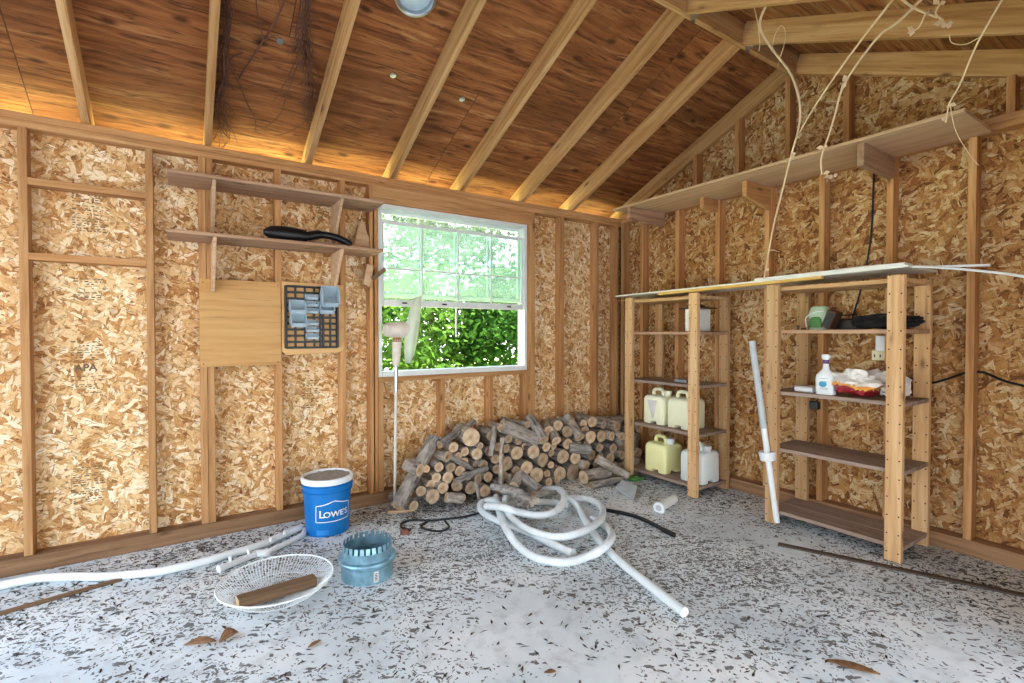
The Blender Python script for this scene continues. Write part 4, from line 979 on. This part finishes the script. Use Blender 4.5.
MB().tube([a, b_], .032, 18).build('barrel', M['white'], e, smooth=True); dr = (b_-a).normalized(); MB().tube([a-dr*.004, a+dr*.008], .043, 18).build('flange', M['white'], e, smooth=True)
MB().tube([a-dr*.0055, a-dr*.0035], .022, 14).build('bore', M['grey'], e, smooth=True)
a = onZ(637, 480, 0); b = MB(); b.loft([(0, .07, .05, 5), (.02, .075, .055, 5), (.024, .07, .05, 5)], 20, (a.x, a.y+.02, 0)); b.lathe([(.02, .024), (.02, .032)], 14, (a.x, a.y+.02, 0), None, True)
tag(b.build('green_lid', M['green'], smooth=True), 'flat green plastic lid on the floor beside the corner shelf unit', 'lid')
# strips and leaves
tag(lumber('dark_strip', onZ(778, 544, .005), onZ(1040, 598.5, .005), .045, .01, M['darkstrip'], None), 'long thin dark strip of wood on the floor before the shelf unit', 'strip')
tag(lumber('wood_stick', onZ(-30, 622, .008), onZ(122, 579, .008), .022, .016, M['oldwood'], None), 'long thin brown stick on the floor below the white pipe', 'stick')
tag(lumber('wood_stick', onZ(388, 512, .01), onZ(412, 510, .01), .03, .02, M['tan'], None), 'short pale wood scrap at the foot of the leaning trunk', 'wood scrap')
def leaf(px, py, L, w, ang, label, curl=.02, mat='leafbrown'):
    c = onZ(px, py); b = MB(); vs = []; n = 7
    for i in range(n):
        t = i/(n-1); ww = w*math.sin(PI*min(max(t, .04), .96))**.8
        for s in (-1, 0, 1):
            x, y = (t-.5)*L, s*ww/2; vs.append(c+V((x*math.cos(ang)-y*math.sin(ang), x*math.sin(ang)+y*math.cos(ang), .004+abs(s)*curl*math.sin(PI*t)+.01*t*t)))
    b.add(vs, [(i*3+k, i*3+k+1, i*3+k+4, i*3+k+3) for i in range(n-1) for k in (0, 1)])
    o = b.build('dry_leaf', M[mat], smooth=80); m_ = o.modifiers.new('t', 'SOLIDIFY'); m_.thickness = .0012; tag(o, label, 'leaf', 'dry leaves on the slab')
leaf(200, 645, .13, .035, -.5, 'long curled brown leaf on the floor below the fan guard'); leaf(229, 639, .075, .06, .2, 'broad curled brown leaf touching the long curled one', .03)
leaf(314, 646, .05, .025, .1, 'small tan leaf on the floor in front of the duct collar', .006); leaf(853, 669, .17, .05, -1.2, 'long torn brown leaf at the floor\'s front edge', .008)
leaf(612, 551, .05, .045, .4, 'reddish brown leaf beside the bend of the white hose', .012); leaf(550, 674, .045, .025, -.8, 'small brown leaf at the middle of the floor\'s front edge', .006)
# leaf litter
lt = MB(); r3 = random.Random(11)
for i in range(5200):
    k = r3.random()
    if k < .45: x, y = r3.uniform(-1.2, 3.6), 3.62-abs(r3.gauss(0, .28))
    elif k < .62: x, y = 3.7-abs(r3.gauss(0, .3)), r3.uniform(.4, 3.5)
    else: x, y = r3.uniform(-1.2, 3.6), r3.uniform(.3, 3.6)
    if not (-1.4 < x < 3.72 and .2 < y < 3.6): continue
    a = r3.uniform(0, PI); l, w = r3.uniform(.006, .026), r3.uniform(.003, .008); dx, dy = math.cos(a), math.sin(a); z = .0012+r3.uniform(0, .001)
    m_ = r3.uniform(-.4, .4)
    q = [(x-dx*l, y-dy*l), (x-dy*w, y+dx*w), (x+dx*l+dy*l*m_, y+dy*l-dx*l*m_), (x+dy*w*.6, y-dx*w*.6)]
    lt.add([(u, v, z+.003*(j % 2)*r3.random()) for j, (u, v) in enumerate(q)], [(0, 1, 2, 3)])
tag(lt.build('leaf_litter', M['litter'], origin=(0, 0, 0)), 'dark crumbled leaf litter scattered over the slab', 'leaf litter', kind='stuff')

# ------------------------------------------------------------------ ceiling vent and vines
p = ondeck(415, -6, .0); n = V((0, -SL, -1)).normalized(); Q = n.to_track_quat('Z', 'Y').to_matrix()
e = empty('roof_vent', p, 'round galvanised vent collar set in the roof boards', 'vent')
MB().lathe([(.09, .0), (.092, .03), (.1, .034), (.112, .03), (.116, .02), (.116, .0)], 40, p, Q).build('ring', M['steel'], e, smooth=True)
MB().lathe([(.0005, .012), (.06, .011), (.09, .006)], 40, p, Q).build('damper', plain('pale_blue_metal', 'BFD6E4', .4, .2), e, smooth=True)

def vine3(paths, name, label, mat, r0, leaves=(), parent_first=None):
    P0 = paths[0][0]; e = empty(name, P0, label, 'vine')
    for i, pts in enumerate(paths):
        S = catmull(pts, 5); k = len(S)
        tb = MB().tube(S, [r0[i]*(1-.35*j/k) for j in range(k)], 6).build('stem' if i == 0 else 'tendril', M[mat], e, smooth=True)
        if i == 0: stem_ = tb
    for (p_, s) in leaves:
        for j in range(3):
            b = MB(); d = V((rnd.uniform(-1, 1), rnd.uniform(-1, 1), rnd.uniform(-1, .4))).normalized()*s*rnd.uniform(.6, 1.2); u = d.cross(V((rnd.random(), rnd.random(), .3))).normalized()*s*.35
            b.add([p_, p_+d*.5+u, p_+d, p_+d*.5-u*.8], [(0, 1, 2, 3)]); o = b.build('dried_leaf', M[mat], stem_); m_ = o.modifiers.new('t', 'SOLIDIFY'); m_.thickness = .0015
T = lambda pts, X: [onX(740+x/2.528, y/2.528, 2.80+(X-3.2)*.5+.5*max(0, min(1, y/690))) for x, y in pts]
main = T([(78, -12), (50, 60), (75, 115), (130, 190), (152, 270), (147, 330), (130, 390), (110, 470), (85, 570), (66, 675), (60, 705)], 3.20)
sec = T([(395, -12), (300, 110), (235, 200), (185, 275), (150, 335)], 3.20)
third = T([(470, -12), (400, 55), (345, 98), (265, 210), (240, 290), (225, 340), (205, 400), (207, 440)], 3.12)
L1 = [(p_, .035) for p_ in T([(130, 392), (122, 400), (66, 678), (150, 345)], 3.2)]
L2 = [(p_, .04) for p_ in T([(210, 440), (222, 450), (235, 446), (270, 205), (213, 370)], 3.12)]
vine3([main, sec, T([(30, -8), (45, 60), (50, 110), (48, 130)], 3.2), T([(80, 130), (88, 90), (105, 65), (115, 95), (95, 170)], 3.2), T([(66, 640), (80, 632), (100, 637)], 3.2)], 'dry_vine', 'longest pale dry vine, dangling from the roof to the unit top', 'vine', [.0075, .006, .003, .0025, .003], L1)
vine3([third, T([(400, -10), (440, 20), (500, 45)], 3.12), T([(470, 30), (455, 65), (440, 78)], 3.12), T([(505, 10), (495, 35), (515, 55), (490, 62)], 3.12)], 'dry_vine', 'pale dry vine ending in a leaf tuft below the high shelf', 'vine', [.0065, .006, .0035, .004], L2+[(p_, .035) for p_ in T([(440, 75), (515, 55), (505, 12), (480, 30), (520, 65)], 3.12)])
vine3([T([(668, -10), (600, 110), (555, 215), (530, 260), (520, 310)], 3.30), T([(530, 260), (545, 330), (580, 390), (605, 420)], 3.32), T([(605, 95), (570, 112), (535, 108), (530, 85)], 3.3)], 'dry_vine', 'thin single dry vine hanging at the end of the high shelf', 'vine', [.0045, .002, .0025], [(p_, .03) for p_ in T([(530, 262), (520, 300)], 3.30)])
D = lambda pts, dr=.02: [ondeck(180+x/4.553, y/4.553, dr) for x, y in pts]
def strands(n, base, seed, spread):
    q = random.Random(seed); out = []
    for i in range(n):
        ox = q.uniform(-spread, spread); k = len(base) if q.random() < .5 else q.randint(4, len(base)); out.append(D([(x+ox+q.uniform(-20, 20), y+q.uniform(-25, 25)) for x, y in base[:k]], q.uniform(.012, .06)))
        for _ in range(2):                           # side twigs
            j = q.randrange(2, k); x, y = base[j]; x += ox; sg = q.choice((-1, 1)); out.append(D([(x, y), (x+sg*q.uniform(8, 25), y+q.uniform(10, 40)), (x+sg*q.uniform(20, 60), y+q.uniform(30, 95))], q.uniform(.012, .03)))
    return out
A = strands(13, [(215, -60), (205, 60), (205, 160), (195, 260), (190, 360), (185, 460), (190, 560), (210, 650)], 5, 22)
A += [D([(225, 300), (265, 365), (300, 460), (340, 540), (345, 600)]), D([(265, 365), (310, 290), (380, 185), (430, 100), (470, 20), (480, -30)]), D([(190, 540), (230, 580), (262, 650)]), D([(190, 560), (170, 600), (150, 640)]), D([(225, 300), (240, 260), (290, 240)])]
vine3(A, 'ceiling_vine', 'tangle of dark dead vines clinging beside a roof rafter', 'darkvine', [.006]+[.003]*(len(A)-6)+[.005, .005, .003, .003, .005])
B = strands(14, [(590, -60), (590, 30), (580, 110), (575, 180), (590, 260), (600, 340), (605, 430), (595, 540)], 8, 34)
B += [D([(560, 200), (545, 260), (510, 360), (480, 450), (455, 520), (390, 580)]), D([(540, 240), (500, 330), (470, 390), (425, 460)]), D([(600, 500), (560, 560), (500, 600), (430, 620)])]
vine3(B, 'ceiling_vine', 'thick bunch of dead vines hanging lower between two rafters', 'darkvine', [.006]+[.003]*(len(B)-4)+[.004, .003, .003])
vine3([D([(380, 185), (365, 120), (350, 40), (345, -30)], .03), D([(440, 110), (455, 40), (440, -20)], .03), D([(380, 185), (430, 160), (460, 175)], .03)], 'ceiling_vine', 'thin forked dead vine on the roof boards between the two vine tangles', 'darkvine', [.004, .003, .003])

# ------------------------------------------------------------------ outside
MB().span((-14, OA+.2, -.2), (18, 26, -.1)).build('ground_lawn', M['grass'], origin=(0, 0, -.1)); tag(bpy.data.objects['ground_lawn'], 'sunlit green ground beyond the window', 'ground', kind='structure')
MB().span((-14, -14, -.2), (18, OA+.15, -.125)).build('ground_drive', M['drive'], origin=(0, 0, -.1)); tag(bpy.data.objects['ground_drive'], 'pale drive before the open doorway', 'ground', kind='structure')
def shrub(x, y, h, w, n, mat, label, size, seed, z0=.0):
    q = random.Random(seed); e = empty('shrub', (x, y, -.1), label, 'shrub', 'green growth outside the window')
    f = MB(); cl = []
    for i in range(26):
        a = q.uniform(0, 2*PI); rr = w*math.sqrt(q.random()); zz = z0+(h-z0)*q.random()**.85; t = 1-.5*(zz/h)**2
        cl.append(V((x+rr*t*math.cos(a), y+rr*t*math.sin(a)*.7, zz)))
    for i in range(n):
        c0 = q.choice(cl); d = V((q.gauss(0, .24), q.gauss(0, .24), q.gauss(0, .2)))*w/1.0; p_ = c0+d
        if p_.y < OA+.35: p_.y = OA+.35+q.random()*.4
        if p_.z < -.08: p_.z = -.08+.3*q.random()
        u = V((q.gauss(0, 1), q.gauss(0, 1), q.gauss(-.3, .6))).normalized(); v = u.cross(V((q.gauss(0, 1), q.gauss(0, 1), q.gauss(0, 1)))).normalized(); L = size*q.uniform(.6, 1.3)
        f.add([p_, p_+u*L*.5+v*L*.24, p_+u*L, p_+u*L*.5-v*L*.24], [(0, 1, 2, 3)])
    f.build('foliage', M[mat], e)
    for i in range(4):
        tgt = cl[i*3]; MB().tube(catmull([V((x+q.uniform(-.1, .1), y+q.uniform(-.1, .1), -.1)), V((x, y, -.1)).lerp(tgt, .5)+V((q.uniform(-.1, .1), 0, .1)), tgt], 4), [.025]*4+[.018]*4+[.01], 6).build('stem', M['trunk'], e, smooth=True)
shrub(2.5, 5.9, 2.0, .8, 4200, 'leafC', 'yellowish shrub close outside the window by the trimmer', .10, 1)
shrub(3.7, 5.7, 1.9, .8, 4600, 'leafA', 'bright green shrub filling the middle of the open lower sash', .11, 2)
shrub(5.0, 5.9, 2.2, .85, 4400, 'leafB', 'darker green shrub at the window side nearest the corner', .10, 3)
shrub(6.3, 8.2, 5.2, 1.9, 7000, 'leafA', 'tall leafy tree behind the darker green shrub', .17, 4, .0)
shrub(4.2, 8.6, 4.6, 1.6, 6200, 'leafB', 'pale tree seen through the upper panes, sky showing around it', .16, 5, .0)
shrub(2.6, 8.4, 2.2, 1.2, 3600, 'leafA', 'rounded green bush far outside beyond the yellowish shrub', .14, 6)
shrub(8.4, 7.4, 3.4, 1.4, 3000, 'leafB', 'green bush farthest along outside past the tall tree', .14, 8)

# ------------------------------------------------------------------ light and camera
w = bpy.data.worlds.new('daylight'); bpy.context.scene.world = w; w.use_nodes = True; nt = w.node_tree; nt.nodes.clear()
out = nt.nodes.new('ShaderNodeOutputWorld'); bg = nt.nodes.new('ShaderNodeBackground'); tc = nt.nodes.new('ShaderNodeTexCoord'); sx_ = nt.nodes.new('ShaderNodeSeparateXYZ'); rp_ = nt.nodes.new('ShaderNodeValToRGB')
nt.links.new(tc.outputs['Generated'], sx_.inputs[0]); nt.links.new(sx_.outputs[2], rp_.inputs[0])
rp_.color_ramp.elements[0].position = 0.; rp_.color_ramp.elements[0].color = (.95, .98, 1, 1); rp_.color_ramp.elements[1].position = .9; rp_.color_ramp.elements[1].color = (.5, .7, 1, 1)
nt.links.new(rp_.outputs[0], bg.inputs[0]); bg.inputs[1].default_value = 2.0; nt.links.new(bg.outputs[0], out.inputs[0])
sd = bpy.data.lights.new('sun', 'SUN'); sd.energy = 20.0; sd.angle = .03; sd.color = (1, .95, .86); so = bpy.data.objects.new('sun', sd); C.objects.link(so)
so.rotation_euler = V((-.6, .04, -.8)).to_track_quat('-Z', 'Y').to_euler()
cd = bpy.data.cameras.new('camera'); cd.sensor_width = 36; cd.sensor_fit = 'HORIZONTAL'; cd.lens = 36*F/1024; cd.clip_start = .02
co = bpy.data.objects.new('camera', cd); C.objects.link(co); co.location = (0, 0, EYE); co.rotation_euler = (PI/2-PITCH, 0, -TH)
sc = bpy.context.scene; sc.camera = co
sc.view_settings.view_transform = 'Standard'; sc.view_settings.look = 'None'; sc.view_settings.gamma = 1; sc.view_settings.use_curve_mapping = False; sc.view_settings.exposure = 1.38
sc.cycles.use_denoising = True; sc.cycles.max_bounces = 10; sc.cycles.diffuse_bounces = 6; sc.cycles.transparent_max_bounces = 12
for o in bpy.data.objects:
    if '_loc' in o: del o['_loc']
